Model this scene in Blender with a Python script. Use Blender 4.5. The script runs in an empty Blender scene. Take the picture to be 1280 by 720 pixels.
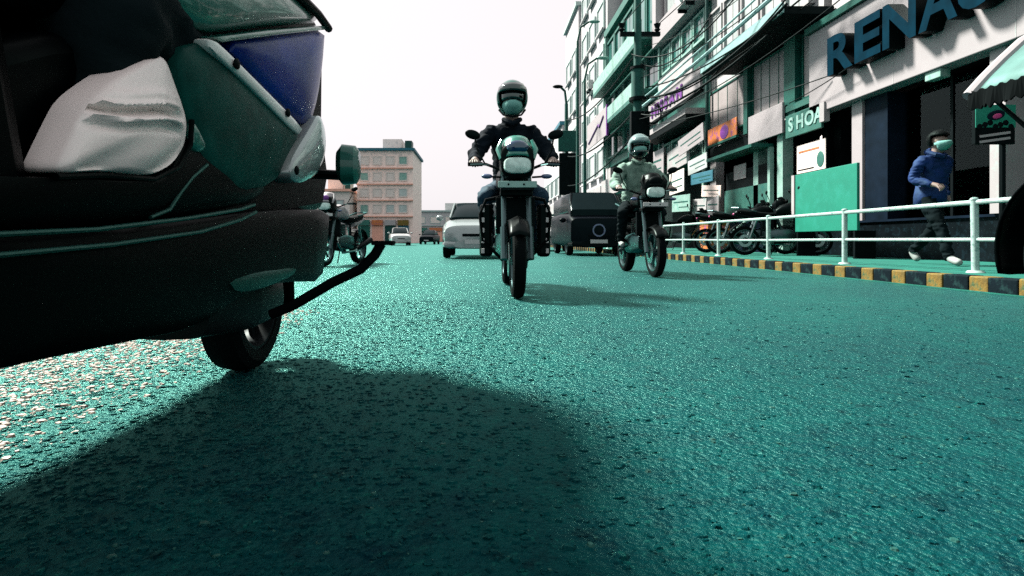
import bpy, bmesh, math, random
from mathutils import Vector, Matrix
random.seed(7)
R = math.radians
S = bpy.context.scene
COL = S.collection

# ------------------------------------------------------------------ camera, sky, sun, exposure
F, VX, VY, H = 700.0, 600.0, 300.0, 0.45            # focal length in px of a 1280 frame, vanishing point, eye height
cam_d = bpy.data.cameras.new('camera'); cam = bpy.data.objects.new('camera', cam_d); COL.objects.link(cam)
cam.location = (0, 0, H); cam.rotation_euler = (R(90), 0, 0)
cam_d.sensor_width = 36; cam_d.lens = F / 1280 * 36
cam_d.shift_x = (640 - VX) / 1280; cam_d.shift_y = -(360 - VY) / 1280
cam_d.clip_start = 0.02; cam_d.clip_end = 2000
S.camera = cam
S.cycles.caustics_reflective = False; S.cycles.sample_clamp_indirect = 2.0
S.cycles.use_denoising = False                       # keep the film-like grain of the photograph
SUN_EL, SUN_LEFT = 49, 54                            # elevation, degrees left of the view direction
w = bpy.data.worlds.new('World'); S.world = w; w.use_nodes = True
nt = w.node_tree; nt.nodes.clear()
sky = nt.nodes.new('ShaderNodeTexSky'); sky.sky_type = 'NISHITA'; sky.sun_disc = False
sky.sun_elevation = R(SUN_EL); sky.sun_rotation = R(-SUN_LEFT); sky.dust_density = 6; sky.air_density = 1
hs = nt.nodes.new('ShaderNodeHueSaturation'); hs.inputs['Saturation'].default_value = 0.12
mx = nt.nodes.new('ShaderNodeMix'); mx.data_type = 'RGBA'; mx.inputs[0].default_value = 0.92
mx.inputs[7].default_value = (2.75, 2.6, 2.66, 1)
bg = nt.nodes.new('ShaderNodeBackground'); bg.inputs['Strength'].default_value = 0.10
wo = nt.nodes.new('ShaderNodeOutputWorld')
nt.links.new(sky.outputs[0], hs.inputs['Color']); nt.links.new(hs.outputs[0], mx.inputs[6])
nt.links.new(mx.outputs[2], bg.inputs[0]); nt.links.new(bg.outputs[0], wo.inputs[0])
sd = bpy.data.lights.new('sun', 'SUN'); sun = bpy.data.objects.new('sun', sd); COL.objects.link(sun)
sd.energy = 5.0; sd.angle = R(9); sd.color = (1.0, 0.92, 0.84)
tosun = Vector((-math.cos(R(SUN_EL)) * math.sin(R(SUN_LEFT)), math.cos(R(SUN_EL)) * math.cos(R(SUN_LEFT)), math.sin(R(SUN_EL))))
sun.rotation_euler = tosun.to_track_quat('Z', 'Y').to_euler(); sun.location = (-10, 5, 20)
vs = S.view_settings; vs.view_transform = 'Standard'; vs.look = 'None'; vs.exposure = 1.8; vs.gamma = 1.0
try: vs.use_curve_mapping = False
except Exception: pass

# ------------------------------------------------------------------ materials
MATS = {}
ALB = 0.56                                           # the photograph is exposed well over its highlights: keep base tones low
def mat(name, col, rough=0.6, metal=0.0, spec=0.5, vary=0.18, scale=6.0, bump=0.0, bscale=60.0, emit=None, alpha=None, coat=0.0, wear=None):
    if name in MATS: return MATS[name]
    m = bpy.data.materials.new(name); m.use_nodes = True; MATS[name] = m
    n = m.node_tree; b = n.nodes['Principled BSDF']; L = n.links.new
    b.inputs['Roughness'].default_value = rough; b.inputs['Metallic'].default_value = metal
    col = [c * ALB for c in col[:3]]
    if wear: wear = ([c * ALB for c in wear[0]], wear[1])
    if max(col) < .018 and not coat: spec = min(spec, .06)      # matt soot-dark plastics, cloth and rubber
    b.inputs['Specular IOR Level'].default_value = spec
    b.inputs['Specular Tint'].default_value = (.4, .95, .85, 1)
    if coat: b.inputs['Coat Weight'].default_value = coat; b.inputs['Coat Roughness'].default_value = 0.06
    tc = n.nodes.new('ShaderNodeTexCoord')
    no = n.nodes.new('ShaderNodeTexNoise'); no.inputs['Scale'].default_value = scale; no.inputs['Detail'].default_value = 6
    L(tc.outputs['Object'], no.inputs['Vector'])
    r = n.nodes.new('ShaderNodeValToRGB')
    r.color_ramp.elements[0].position = 0.3; r.color_ramp.elements[1].position = 0.72
    lo = [c * (1 - vary) for c in col[:3]]; hi = [min(1, c * (1 + vary * .6)) for c in col[:3]]
    r.color_ramp.elements[0].color = (*lo, 1); r.color_ramp.elements[1].color = (*hi, 1)
    L(no.outputs[0], r.inputs[0])
    out = r.outputs[0]
    if wear:                                         # stains and grime of their own shape
        w2 = n.nodes.new('ShaderNodeTexNoise'); w2.inputs['Scale'].default_value = wear[1]; w2.inputs['Detail'].default_value = 9
        w2.inputs['Roughness'].default_value = .7
        L(tc.outputs['Object'], w2.inputs['Vector'])
        rr = n.nodes.new('ShaderNodeValToRGB'); rr.color_ramp.elements[0].position = .52; rr.color_ramp.elements[1].position = .68
        L(w2.outputs[0], rr.inputs[0])
        mm = n.nodes.new('ShaderNodeMix'); mm.data_type = 'RGBA'; L(rr.outputs[0], mm.inputs[0]); L(out, mm.inputs[6])
        mm.inputs[7].default_value = (*wear[0], 1); out = mm.outputs[2]
    L(out, b.inputs['Base Color'])
    if bump:
        bn = n.nodes.new('ShaderNodeTexNoise'); bn.inputs['Scale'].default_value = bscale; bn.inputs['Detail'].default_value = 4
        L(tc.outputs['Object'], bn.inputs['Vector'])
        bu = n.nodes.new('ShaderNodeBump'); bu.inputs['Strength'].default_value = bump; bu.inputs['Distance'].default_value = 0.01
        L(bn.outputs[0], bu.inputs['Height']); L(bu.outputs[0], b.inputs['Normal'])
    if emit:
        b.inputs['Emission Color'].default_value = (*emit[0], 1); b.inputs['Emission Strength'].default_value = emit[1]
    if alpha is not None: b.inputs['Alpha'].default_value = alpha
    return m

def glass(name, tint, rough=0.03):
    if name in MATS: return MATS[name]
    m = bpy.data.materials.new(name); m.use_nodes = True; MATS[name] = m
    n = m.node_tree; n.nodes.clear(); L = n.links.new
    o = n.nodes.new('ShaderNodeOutputMaterial'); mixs = n.nodes.new('ShaderNodeMixShader')
    t = n.nodes.new('ShaderNodeBsdfTransparent'); t.inputs[0].default_value = (*tint, 1)
    g = n.nodes.new('ShaderNodeBsdfGlossy'); g.inputs['Roughness'].default_value = rough; g.inputs[0].default_value = (.3, .4, .4, 1)
    fr = n.nodes.new('ShaderNodeFresnel'); fr.inputs[0].default_value = 1.45
    L(fr.outputs[0], mixs.inputs[0]); L(t.outputs[0], mixs.inputs[1]); L(g.outputs[0], mixs.inputs[2]); L(mixs.outputs[0], o.inputs[0])
    return m

def asphalt():
    m = bpy.data.materials.new('asphalt'); m.use_nodes = True; MATS['asphalt'] = m
    n = m.node_tree; n.nodes.clear(); L = n.links.new; N = n.nodes.new
    o = N('ShaderNodeOutputMaterial'); mixs = N('ShaderNodeMixShader'); d = N('ShaderNodeBsdfDiffuse'); g = N('ShaderNodeBsdfGlossy')
    tc = N('ShaderNodeTexCoord')
    big = N('ShaderNodeTexNoise'); big.inputs['Scale'].default_value = .7; big.inputs['Detail'].default_value = 8; big.inputs['Roughness'].default_value = .65
    mid = N('ShaderNodeTexNoise'); mid.inputs['Scale'].default_value = 9; mid.inputs['Detail'].default_value = 8; mid.inputs['Roughness'].default_value = .75
    vo = N('ShaderNodeTexVoronoi'); vo.inputs['Scale'].default_value = 85; vo.inputs['Randomness'].default_value = 1
    vb = N('ShaderNodeTexVoronoi'); vb.inputs['Scale'].default_value = 34
    for q in (big, mid, vo, vb): L(tc.outputs['Object'], q.inputs['Vector'])
    r1 = N('ShaderNodeValToRGB'); r1.color_ramp.elements[0].position = .33; r1.color_ramp.elements[1].position = .68
    r1.color_ramp.elements[0].color = (.0002, .009, .019, 1); r1.color_ramp.elements[1].color = (.0008, .052, .049, 1)
    mm = N('ShaderNodeMath'); mm.operation = 'ADD'; L(big.outputs[0], mm.inputs[0]); L(mid.outputs[0], mm.inputs[1])
    hf = N('ShaderNodeMath'); hf.operation = 'MULTIPLY'; hf.inputs[1].default_value = .5; L(mm.outputs[0], hf.inputs[0]); L(hf.outputs[0], r1.inputs[0])
    # pale aggregate: each stone of the mix has its own tone
    r2 = N('ShaderNodeValToRGB'); r2.color_ramp.elements[0].position = .60; r2.color_ramp.elements[1].position = .72
    r2.color_ramp.elements[0].color = (0, 0, 0, 1); r2.color_ramp.elements[1].color = (.75, .75, .75, 1)
    n1 = N('ShaderNodeTexNoise'); n1.inputs['Scale'].default_value = 42; n1.inputs['Detail'].default_value = 3; n1.inputs['Roughness'].default_value = .6; L(tc.outputs['Object'], n1.inputs['Vector'])
    n2 = N('ShaderNodeTexNoise'); n2.inputs['Scale'].default_value = 16; n2.inputs['Detail'].default_value = 5; n2.inputs['Roughness'].default_value = .7; n2.noise_dimensions = '4D'; n2.inputs['W'].default_value = 3; L(tc.outputs['Object'], n2.inputs['Vector'])
    L(n1.outputs[0], r2.inputs[0])
    mc = N('ShaderNodeMix'); mc.data_type = 'RGBA'; L(r2.outputs[0], mc.inputs[0]); L(r1.outputs[0], mc.inputs[6]); mc.inputs[7].default_value = (.004, .075, .062, 1)
    r3 = N('ShaderNodeValToRGB'); r3.color_ramp.elements[0].position = .30; r3.color_ramp.elements[1].position = .48
    r3.color_ramp.elements[0].color = (.0, .0, .0, 1); r3.color_ramp.elements[1].color = (1, 1, 1, 1)
    L(n2.outputs[0], r3.inputs[0])
    mk = N('ShaderNodeMix'); mk.data_type = 'RGBA'; L(r3.outputs[0], mk.inputs[0]); mk.inputs[6].default_value = (.0005, .007, .012, 1); L(mc.outputs[2], mk.inputs[7])
    L(mk.outputs[2], d.inputs[0])
    # relief
    nf = N('ShaderNodeTexNoise'); nf.inputs['Scale'].default_value = 75; nf.inputs['Detail'].default_value = 5; nf.inputs['Roughness'].default_value = .62; L(tc.outputs['Object'], nf.inputs['Vector'])
    ma = N('ShaderNodeMath'); ma.operation = 'MULTIPLY_ADD'; ma.inputs[1].default_value = -.45; L(vo.outputs['Distance'], ma.inputs[0]); L(nf.outputs[0], ma.inputs[2])
    mb = N('ShaderNodeMath'); mb.operation = 'MULTIPLY_ADD'; mb.inputs[1].default_value = -.35; L(vb.outputs['Distance'], mb.inputs[0]); L(ma.outputs[0], mb.inputs[2])
    me = N('ShaderNodeMath'); me.operation = 'MULTIPLY_ADD'; me.inputs[1].default_value = .3; L(mid.outputs[0], me.inputs[0]); L(mb.outputs[0], me.inputs[2])
    bu = N('ShaderNodeBump'); bu.inputs['Strength'].default_value = .6; bu.inputs['Distance'].default_value = .016; L(me.outputs[0], bu.inputs['Height'])
    bg_ = N('ShaderNodeBump'); bg_.inputs['Strength'].default_value = .7; bg_.inputs['Distance'].default_value = .014; L(me.outputs[0], bg_.inputs['Height'])
    L(bu.outputs[0], d.inputs['Normal']); L(bg_.outputs[0], g.inputs['Normal'])
    g.inputs['Roughness'].default_value = .32; g.inputs[0].default_value = (.34, .9, .76, 1)
    fr = N('ShaderNodeFresnel'); fr.inputs[0].default_value = 1.24
    fm = N('ShaderNodeMath'); fm.operation = 'MULTIPLY'; fm.inputs[1].default_value = .38; L(fr.outputs[0], fm.inputs[0]); L(fm.outputs[0], mixs.inputs[0]); L(d.outputs[0], mixs.inputs[1]); L(g.outputs[0], mixs.inputs[2]); L(mixs.outputs[0], o.inputs[0])
    return m
asphalt()
TEAL = (.02, .30, .22)
mat('pavement', (.008, .17, .125), .85, vary=.3, scale=3, bump=.4, bscale=40, wear=((.01, .11, .1), 5))
mat('kerb_black', (.006, .012, .018), .7, vary=.4, bump=.3, wear=((.02, .06, .06), 12))
mat('kerb_yellow', (.26, .15, .01), .75, vary=.45, scale=14, bump=.4, wear=((.03, .10, .04), 11))
mat('rail_paint', (.50, .72, .68), .45, vary=.15, scale=20, wear=((.12, .3, .27), 22))
mat('white_paint', (.50, .475, .49), .6, vary=.08, scale=2, wear=((.45, .62, .58), 3))
mat('white_clean', (.47, .44, .46), .5, vary=.05, scale=3)
mat('grey_white', (.62, .62, .63), .7, vary=.12, scale=3, wear=((.3, .45, .42), 4))
mat('teal_paint', (.045, .18, .145), .5, vary=.25, scale=4, wear=((.01, .16, .14), 7))
mat('teal_mid', (.006, .11, .085), .5, vary=.3, scale=4)
mat('teal_dark', (.003, .035, .034), .5, vary=.3, scale=4)
mat('teal_pale', (.34, .58, .51), .55, vary=.15, scale=4, wear=((.1, .4, .32), 6))
mat('teal_board', (.012, .27, .18), .55, vary=.12, scale=3, wear=((.02, .3, .22), 6))
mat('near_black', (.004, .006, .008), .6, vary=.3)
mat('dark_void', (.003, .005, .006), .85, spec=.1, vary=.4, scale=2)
mat('dark_navy', (.006, .014, .03), .6, vary=.4, scale=3)
mat('dark_tile', (.006, .01, .013), .35, vary=.4, scale=5, wear=((.012, .03, .04), 9))
mat('letter_blue', (.0008, .028, .052), .6, spec=.02, vary=.3, scale=5)
mat('letter_side', (.003, .004, .006), .5)
mat('purple_print', (.22, .03, .34), .5, vary=.3, scale=8)
mat('pink_print', (.62, .05, .25), .5)
mat('orange_print', (.72, .22, .05), .6, vary=.3, scale=9, wear=((.3, .05, .4), 5))
mat('peach_wall', (1.35, 1.12, 1.02), .8, vary=.08, wear=((.75, .7, .68), 2))
mat('peach_dark', (1.1, .6, .46), .8, vary=.2)
mat('cream_wall', (1.0, .92, .86), .8, vary=.08)
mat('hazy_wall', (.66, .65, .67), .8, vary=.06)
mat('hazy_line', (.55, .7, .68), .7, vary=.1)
mat('roof_blue', (.03, .17, .25), .6, vary=.2)
mat('plant_green', (.05, .14, .05), .7, vary=.5, scale=8)
mat('rubber', (.003, .004, .005), .8, spec=.15, vary=.3, bump=.5, bscale=90)
mat('bike_black', (.003, .004, .005), .35, spec=.25, vary=.3)
mat('bike_frame', (.012, .016, .018), .45, vary=.3)
mat('metal', (.42, .55, .55), .3, metal=1, vary=.2, scale=20)
mat('chrome', (.72, .84, .82), .12, metal=1, vary=.1)
mat('alloy', (.10, .16, .17), .35, metal=.8, vary=.2)
mat('cowl_teal', (.025, .25, .19), .25, coat=.6, vary=.12)
mat('screen_blue', (.008, .035, .13), .12, coat=1, vary=.3)
mat('lens', (.75, 1.1, 1.0), .12, coat=1, vary=.25, scale=30, bump=.3, bscale=50)
mat('lens_amber', (.10, .14, .30), .2, coat=.6)
mat('plate_teal', (.35, .62, .56), .5, vary=.1)
mat('plate_white', (.7, .75, .74), .5, vary=.1)
mat('silver_paint', (.4, .47, .47), .25, metal=.3, coat=.6, vary=.06)
mat('white_car', (.5, .54, .54), .25, coat=.8, vary=.05)
mat('dark_car', (.003, .005, .009), .4, coat=.0, vary=.2)
mat('car_glass', (.006, .015, .018), .2, spec=.3, vary=.1)
mat('jacket_black', (.007, .012, .02), .85, vary=.4, scale=10, bump=.8, bscale=18)
mat('denim_blue', (.008, .028, .075), .85, vary=.4, scale=12, bump=.8, bscale=18)
mat('jacket_blue', (.003, .015, .15), .8, vary=.45, scale=9, bump=.8, bscale=16)
mat('jacket_grey', (.24, .40, .33), .85, vary=.4, scale=9, bump=.9, bscale=14)
mat('trouser_dark', (.006, .012, .015), .85, vary=.3, bump=.6, bscale=18)
mat('skin', (.38, .28, .24), .55, vary=.15, scale=14)
mat('mask_teal', (.22, .56, .50), .8, vary=.12, bump=.4, bscale=30)
mat('shoe_white', (.45, .52, .50), .6, vary=.15)
mat('shoe_dark', (.01, .015, .02), .6)
mat('helmet_teal', (.015, .13, .10), .18, coat=.8, vary=.2)
mat('helmet_grey', (.22, .36, .36), .25, coat=.6, vary=.2)
mat('visor_black', (.004, .006, .01), .08, coat=1)
mat('hair', (.004, .005, .006), .5, vary=.3, bump=.6, bscale=70)
mat('scoot_black', (.0006, .001, .0015), .4, spec=.03, vary=.3)
mat('scoot_satin', (.003, .07, .058), .5, spec=.08, vary=.4, scale=14, bump=.06, bscale=200)
mat('scoot_pearl', (1.3, 1.2, 1.15), .45, coat=.1, vary=.05)
mat('scoot_blue', (.003, .03, .30), .3, spec=.1, vary=.4, scale=5)
mat('scoot_strip', (1.1, 1.2, 1.15), .35, coat=.3, vary=.08)
mat('scoot_teal', (.008, .13, .10), .3, coat=.5, vary=.2)
mat('scoot_trim', (.003, .055, .046), .4, metal=.3, vary=.2)
mat('pole_teal', (.008, .085, .068), .7, vary=.3, scale=5, wear=((.01, .06, .06), 8))
mat('cable', (.006, .012, .014), .6)
mat('cable_pale', (.35, .62, .62), .5)
mat('hood_teal', (.10, .24, .22), .55, vary=.35, scale=6, bump=.3, bscale=14)
mat('fringe', (.004, .005, .006), .9)
mat('stone', (.008, .085, .072), .7, vary=.5, scale=30)
mat('glare_cream', (.55, .44, .37), .6, vary=.5, scale=40)  # cream tone carries the sun glare on the road beyond the scooter
mat('lamp_glass', (.9, .9, .85), .4, emit=((1, .9, .85), 1.2))
glass('shop_glass', (.55, .68, .68)); glass('pane_glass', (.35, .6, .55))

# ------------------------------------------------------------------ mesh helpers
def obj(name, bm, m, parent=None, smooth=True, bevel=0.0, ang=35):
    me = bpy.data.meshes.new(name)
    bmesh.ops.recalc_face_normals(bm, faces=bm.faces[:]); bm.to_mesh(me); bm.free()
    o = bpy.data.objects.new(name, me); COL.objects.link(o)
    for q in (m if isinstance(m, (list, tuple)) else [m]): me.materials.append(MATS[q])
    if smooth:
        for p in me.polygons: p.use_smooth = True
        try: me.set_sharp_from_angle(angle=R(ang))
        except Exception: pass
    if parent: o.parent = parent
    if bevel:
        b = o.modifiers.new('bevel', 'BEVEL'); b.width = bevel; b.segments = 2; b.limit_method = 'ANGLE'
    return o
def tag(o, label=None, cat=None, group=None, kind=None):
    if label: o['label'] = label
    if cat: o['category'] = cat
    if group: o['group'] = group
    if kind: o['kind'] = kind
    return o
def thing(name, label, cat, loc=(0, 0, 0), rz=0, group=None):
    o = bpy.data.objects.new(name, None); COL.objects.link(o); o.location = loc; o.rotation_euler = (0, 0, rz); o.empty_display_size = .2
    return tag(o, label, cat, group)
def copy_tree(o, parent=None):
    c = o.copy(); COL.objects.link(c); c.parent = parent
    for ch in list(o.children): copy_tree(ch, c)
    return c
def B(): return bmesh.new()
def box(bm, x0, x1, y0, y1, z0, z1):
    v = [bm.verts.new(p) for p in ((x0, y0, z0), (x1, y0, z0), (x1, y1, z0), (x0, y1, z0), (x0, y0, z1), (x1, y0, z1), (x1, y1, z1), (x0, y1, z1))]
    for f in ((0, 3, 2, 1), (4, 5, 6, 7), (0, 1, 5, 4), (1, 2, 6, 5), (2, 3, 7, 6), (3, 0, 4, 7)): bm.faces.new([v[i] for i in f])
    return bm
def pbox(name, m, parent, x0, x1, y0, y1, z0, z1, bevel=0.0):
    return obj(name, box(B(), x0, x1, y0, y1, z0, z1), m, parent, smooth=False, bevel=bevel)
def tube(bm, pts, r, n=8, cap=True):
    pts = [Vector(p) for p in pts]; rr = r if isinstance(r, (list, tuple)) else [r] * len(pts)
    rings = []; prev = None
    for i, p in enumerate(pts):
        t = (pts[min(i + 1, len(pts) - 1)] - pts[max(i - 1, 0)]).normalized()
        if prev is None:
            a = Vector((0, 0, 1)) if abs(t.z) < .9 else Vector((1, 0, 0)); u = t.cross(a).normalized()
        else:
            u = (prev - t * prev.dot(t)).normalized()
        prev = u; vv = t.cross(u)
        rings.append([bm.verts.new(p + (u * math.cos(2 * math.pi * k / n) + vv * math.sin(2 * math.pi * k / n)) * rr[i]) for k in range(n)])
    for a, b in zip(rings, rings[1:]):
        for k in range(n): bm.faces.new((a[k], a[(k + 1) % n], b[(k + 1) % n], b[k]))
    if cap:
        bm.faces.new(rings[0][::-1]); bm.faces.new(rings[-1])
    return bm
def loft(bm, secs, n=20, e=2.6, axis='y', cap=True):
    """secs: (pos, cross_centre, z_centre, half_width, half_height) superellipse sections along y"""
    rings = []
    for (p, c, zc, hw, hh) in secs:
        ring = []
        for k in range(n):
            a = 2 * math.pi * k / n; ca, sa = math.cos(a), math.sin(a)
            x = c + hw * math.copysign(abs(ca) ** (2 / e), ca); z = zc + hh * math.copysign(abs(sa) ** (2 / e), sa)
            ring.append(bm.verts.new((x, p, z) if axis == 'y' else (p, x, z)))
        rings.append(ring)
    for a, b in zip(rings, rings[1:]):
        for k in range(n): bm.faces.new((a[k], a[(k + 1) % n], b[(k + 1) % n], b[k]))
    if cap: bm.faces.new(rings[0][::-1]); bm.faces.new(rings[-1])
    return bm
def ring(bm, c, R0, prof, n=36):
    """revolve profile [(dx, r)] about the x axis through c (closed profile)"""
    rings = []
    for k in range(n):
        a = 2 * math.pi * k / n
        rings.append([bm.verts.new((c[0] + dx, c[1] + math.cos(a) * (R0 + r), c[2] + math.sin(a) * (R0 + r))) for dx, r in prof])
    m = len(prof)
    for i in range(n):
        a, b = rings[i], rings[(i + 1) % n]
        for k in range(m): bm.faces.new((a[k], a[(k + 1) % m], b[(k + 1) % m], b[k]))
    return bm
def ball(bm, c, rx, ry, rz, u=16, v=10, keep=None):
    mtx = Matrix.Translation(c) @ Matrix.Diagonal((rx, ry, rz, 1))
    g = bmesh.ops.create_uvsphere(bm, u_segments=u, v_segments=v, radius=1, matrix=mtx)
    if keep:
        c = Vector(c)
        fs = [f for f in {f for vv in g['verts'] for f in vv.link_faces} if not keep(f.calc_center_median() - c)]
        bmesh.ops.delete(bm, geom=fs, context='FACES')
    return bm
def prism_x(bm, poly, x0, x1):
    a = [bm.verts.new((x0, y, z)) for y, z in poly]; b = [bm.verts.new((x1, y, z)) for y, z in poly]
    n = len(poly)
    bm.faces.new(a); bm.faces.new(b[::-1])
    for k in range(n): bm.faces.new((a[k], a[(k + 1) % n], b[(k + 1) % n], b[k]))
    return bm
def smooth_poly(poly, it=2):
    for _ in range(it):
        q = []
        for i in range(len(poly)):
            a, b = poly[i], poly[(i + 1) % len(poly)]
            q.append((a[0] * .8 + b[0] * .2, a[1] * .8 + b[1] * .2)); q.append((a[0] * .2 + b[0] * .8, a[1] * .2 + b[1] * .8))
        poly = q
    return poly
def pillow(bm, poly, X, depth, bulge, sgn=1, it=1):
    """a moulded panel in the (y, z) plane at X: rounded rim and domed face looking to +x (sgn=1)"""
    poly = smooth_poly(poly, it)
    cy = sum(p[0] for p in poly) / len(poly); cz = sum(p[1] for p in poly) / len(poly)
    levels = [(1.0, -depth), (1.0, -.006), (.975, 0.0), (.8, bulge * .45), (.55, bulge * .8), (.28, bulge * .97)]
    rings = [[bm.verts.new((X + sgn * d, cy + (p[0] - cy) * s, cz + (p[1] - cz) * s)) for p in poly] for s, d in levels]
    n = len(poly)
    for a, b in zip(rings, rings[1:]):
        for k in range(n): bm.faces.new((a[k], a[(k + 1) % n], b[(k + 1) % n], b[k]))
    c = bm.verts.new((X + sgn * bulge, cy, cz))
    for k in range(n): bm.faces.new((rings[-1][k], rings[-1][(k + 1) % n], c))
    bm.faces.new(rings[0][::-1])
    return bm
def text_mesh(body, size, extrude, mats, name, parent, bold=0.0):
    cu = bpy.data.curves.new(name, 'FONT'); cu.body = body; cu.size = size; cu.extrude = extrude; cu.offset = bold
    cu.align_x = 'LEFT'; cu.resolution_u = 4
    t = bpy.data.objects.new('tmp', cu); COL.objects.link(t)
    dg = bpy.context.evaluated_depsgraph_get(); me = bpy.data.meshes.new_from_object(t.evaluated_get(dg))
    bpy.data.objects.remove(t)
    for q in mats: me.materials.append(MATS[q])
    if len(mats) > 1:
        for p in me.polygons: p.material_index = 0 if p.normal.z > .9 else 1
    o = bpy.data.objects.new(name, me); COL.objects.link(o); o.parent = parent
    return o
def face_text(body, size, extrude, mats, parent, X, y, z, bold=0.0, sx=1.0, name='letter', width=None):
    """lettering on a wall that faces -x: reads from far (large y) to near (small y)"""
    o = text_mesh(body, size, extrude, mats, name, parent, bold)
    xs = [v.co.x for v in o.data.vertices]
    if width: sx = width / (max(xs) - min(xs))
    x0 = min(xs)
    for v in o.data.vertices: v.co.x = (v.co.x - x0) * sx
    o.rotation_euler = Matrix(((0, 0, -1), (-1, 0, 0), (0, 1, 0))).to_euler()
    o.location = (X, y, z)
    return o

# where a picture point stands, on a plane of given lateral offset X (street runs along +y)
def yy(x, X): return F * X / (x - VX)
def zz(x, v, X): return H + (VY - v) / (x - VX) * X

# ------------------------------------------------------------------ the setting
bm = B()
v = [bm.verts.new(p) for p in ((-300, -60, 0), (300, -60, 0), (300, 600, 0), (-300, 600, 0))]; bm.faces.new(v)
tag(obj('road', bm, 'asphalt', smooth=False), kind='structure')
KX, SW = 4.27, 0.135
walk = pbox('sidewalk', 'pavement', None, KX + .16, 14, -4, 120, -.02, SW); tag(walk, kind='structure')
pbox('gutter', 'pavement', walk, KX - .02, KX + .005, -4, 60, 0.001, .012)
kb = {}
yk = 2.6; i = 0
while yk < 34:
    L = .19 if i % 2 else .27
    m = 'kerb_yellow' if i % 2 else 'kerb_black'
    if m not in kb:
        o = pbox('kerb_stone', m, walk, 0, .155, 0.003, L - .003, 0.0, SW + .006, bevel=.012); kb[m] = o
    else:
        o = bpy.data.objects.new('kerb_stone', kb[m].data); COL.objects.link(o); o.parent = walk
        bv = o.modifiers.new('bevel', 'BEVEL'); bv.width = .012; bv.segments = 2
    o.location = (KX + random.uniform(-.006, .006), yk, random.uniform(-.006, .004)); o.rotation_euler = (0, 0, random.uniform(-.012, .012))
    yk += L; i += 1
pbox('kerb_run', 'grey_white', walk, KX, KX + .155, 34.01, 120, 0, SW + .004)

# coarse stones standing proud of the worn asphalt, and paler loose chippings among them
def stones(count, smin, smax, dmax, pw, flat, where=None):
    V, Fc = [], []
    for k in range(count):
        d = .45 + (dmax - .45) * random.random() ** pw; X = random.uniform(-1, 1) * (.92 * d + .5)
        if X > 4.1 or (where and random.random() > where(X, d)): continue
        s_ = smin + (smax - smin) * random.random() ** 2.5; a = random.random() * 6.28; h = s_ * random.uniform(*flat); st = random.uniform(.75, 1.5)
        b0 = len(V); tx, ty = random.uniform(-.25, .25) * s_, random.uniform(-.25, .25) * s_
        for q_ in range(6):
            r_ = s_ * random.uniform(.75, 1.2); V.append((X + math.cos(a + q_ * 1.047) * r_ * st, d + math.sin(a + q_ * 1.047) * r_, -.0015))
        for q_ in range(6):
            r_ = s_ * random.uniform(.5, .75); V.append((X + tx + math.cos(a + q_ * 1.047) * r_ * st, d + ty + math.sin(a + q_ * 1.047) * r_, h * random.uniform(.7, 1.1)))
        for q_ in range(6): n_ = (q_ + 1) % 6; Fc.append((b0 + q_, b0 + n_, b0 + 6 + n_, b0 + 6 + q_))
        Fc.append(tuple(b0 + 6 + q_ for q_ in range(6)))
    return V, Fc
for nm, m, lab, args in (('coarse_stones', 'asphalt', 'coarse dark stones worn proud of the near asphalt', (42000, .003, .011, 4.2, 1.3, (.25, .5), lambda X, d: max(.1, min(1, (.5 - X) / .9)))),
                         ('glare_stones', 'glare_cream', 'cream stones painting in the sun glare on the road beyond the scooter', (60000, .003, .012, 3.6, 1.0, (.3, .6), lambda X, d: max(0, min(1, (-.92 - X) / .45)))),  # sun glare on the asphalt put in as cream stones
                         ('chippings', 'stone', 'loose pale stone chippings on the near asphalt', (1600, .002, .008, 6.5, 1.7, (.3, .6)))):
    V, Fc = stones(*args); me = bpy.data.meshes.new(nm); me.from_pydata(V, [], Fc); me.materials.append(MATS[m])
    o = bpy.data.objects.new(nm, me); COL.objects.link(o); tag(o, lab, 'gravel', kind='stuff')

# ------------------------------------------------------------------ railing
RX = 4.76
rail = thing('railing', 'white two-rail pedestrian railing along the painted kerb', 'railing', (RX, 5.38, SW))
posts = [5.38 + 1.93 * n for n in range(-1, 15)]
zt = .81 - SW; zm = .45 - SW
p0 = None
for yp in posts:
    if p0 is None:
        bm = B(); tube(bm, [(0, 0, 0), (0, 0, zt + .03)], .032, 12); ball(bm, (0, 0, zt + .03), .036, .036, .022, 12, 8)
        bmesh.ops.create_cone(bm, cap_ends=True, segments=14, radius1=.075, radius2=.06, depth=.02, matrix=Matrix.Translation((0, 0, .012)))
        p0 = obj('post', bm, 'rail_paint', rail); o = p0
    else:
        o = bpy.data.objects.new('post', p0.data); COL.objects.link(o); o.parent = rail
    o.location = (0, yp - 5.38, 0); o.rotation_euler = (random.uniform(-.012, .012), random.uniform(-.012, .02), 0)
for z, r in ((zt, .024), (zm, .019)):
    obj('rail', tube(B(), [(0, y - 5.38, z + random.uniform(-.006, .006)) for y in [posts[0] - .9] + posts], r, 10), 'rail_paint', rail)

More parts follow.
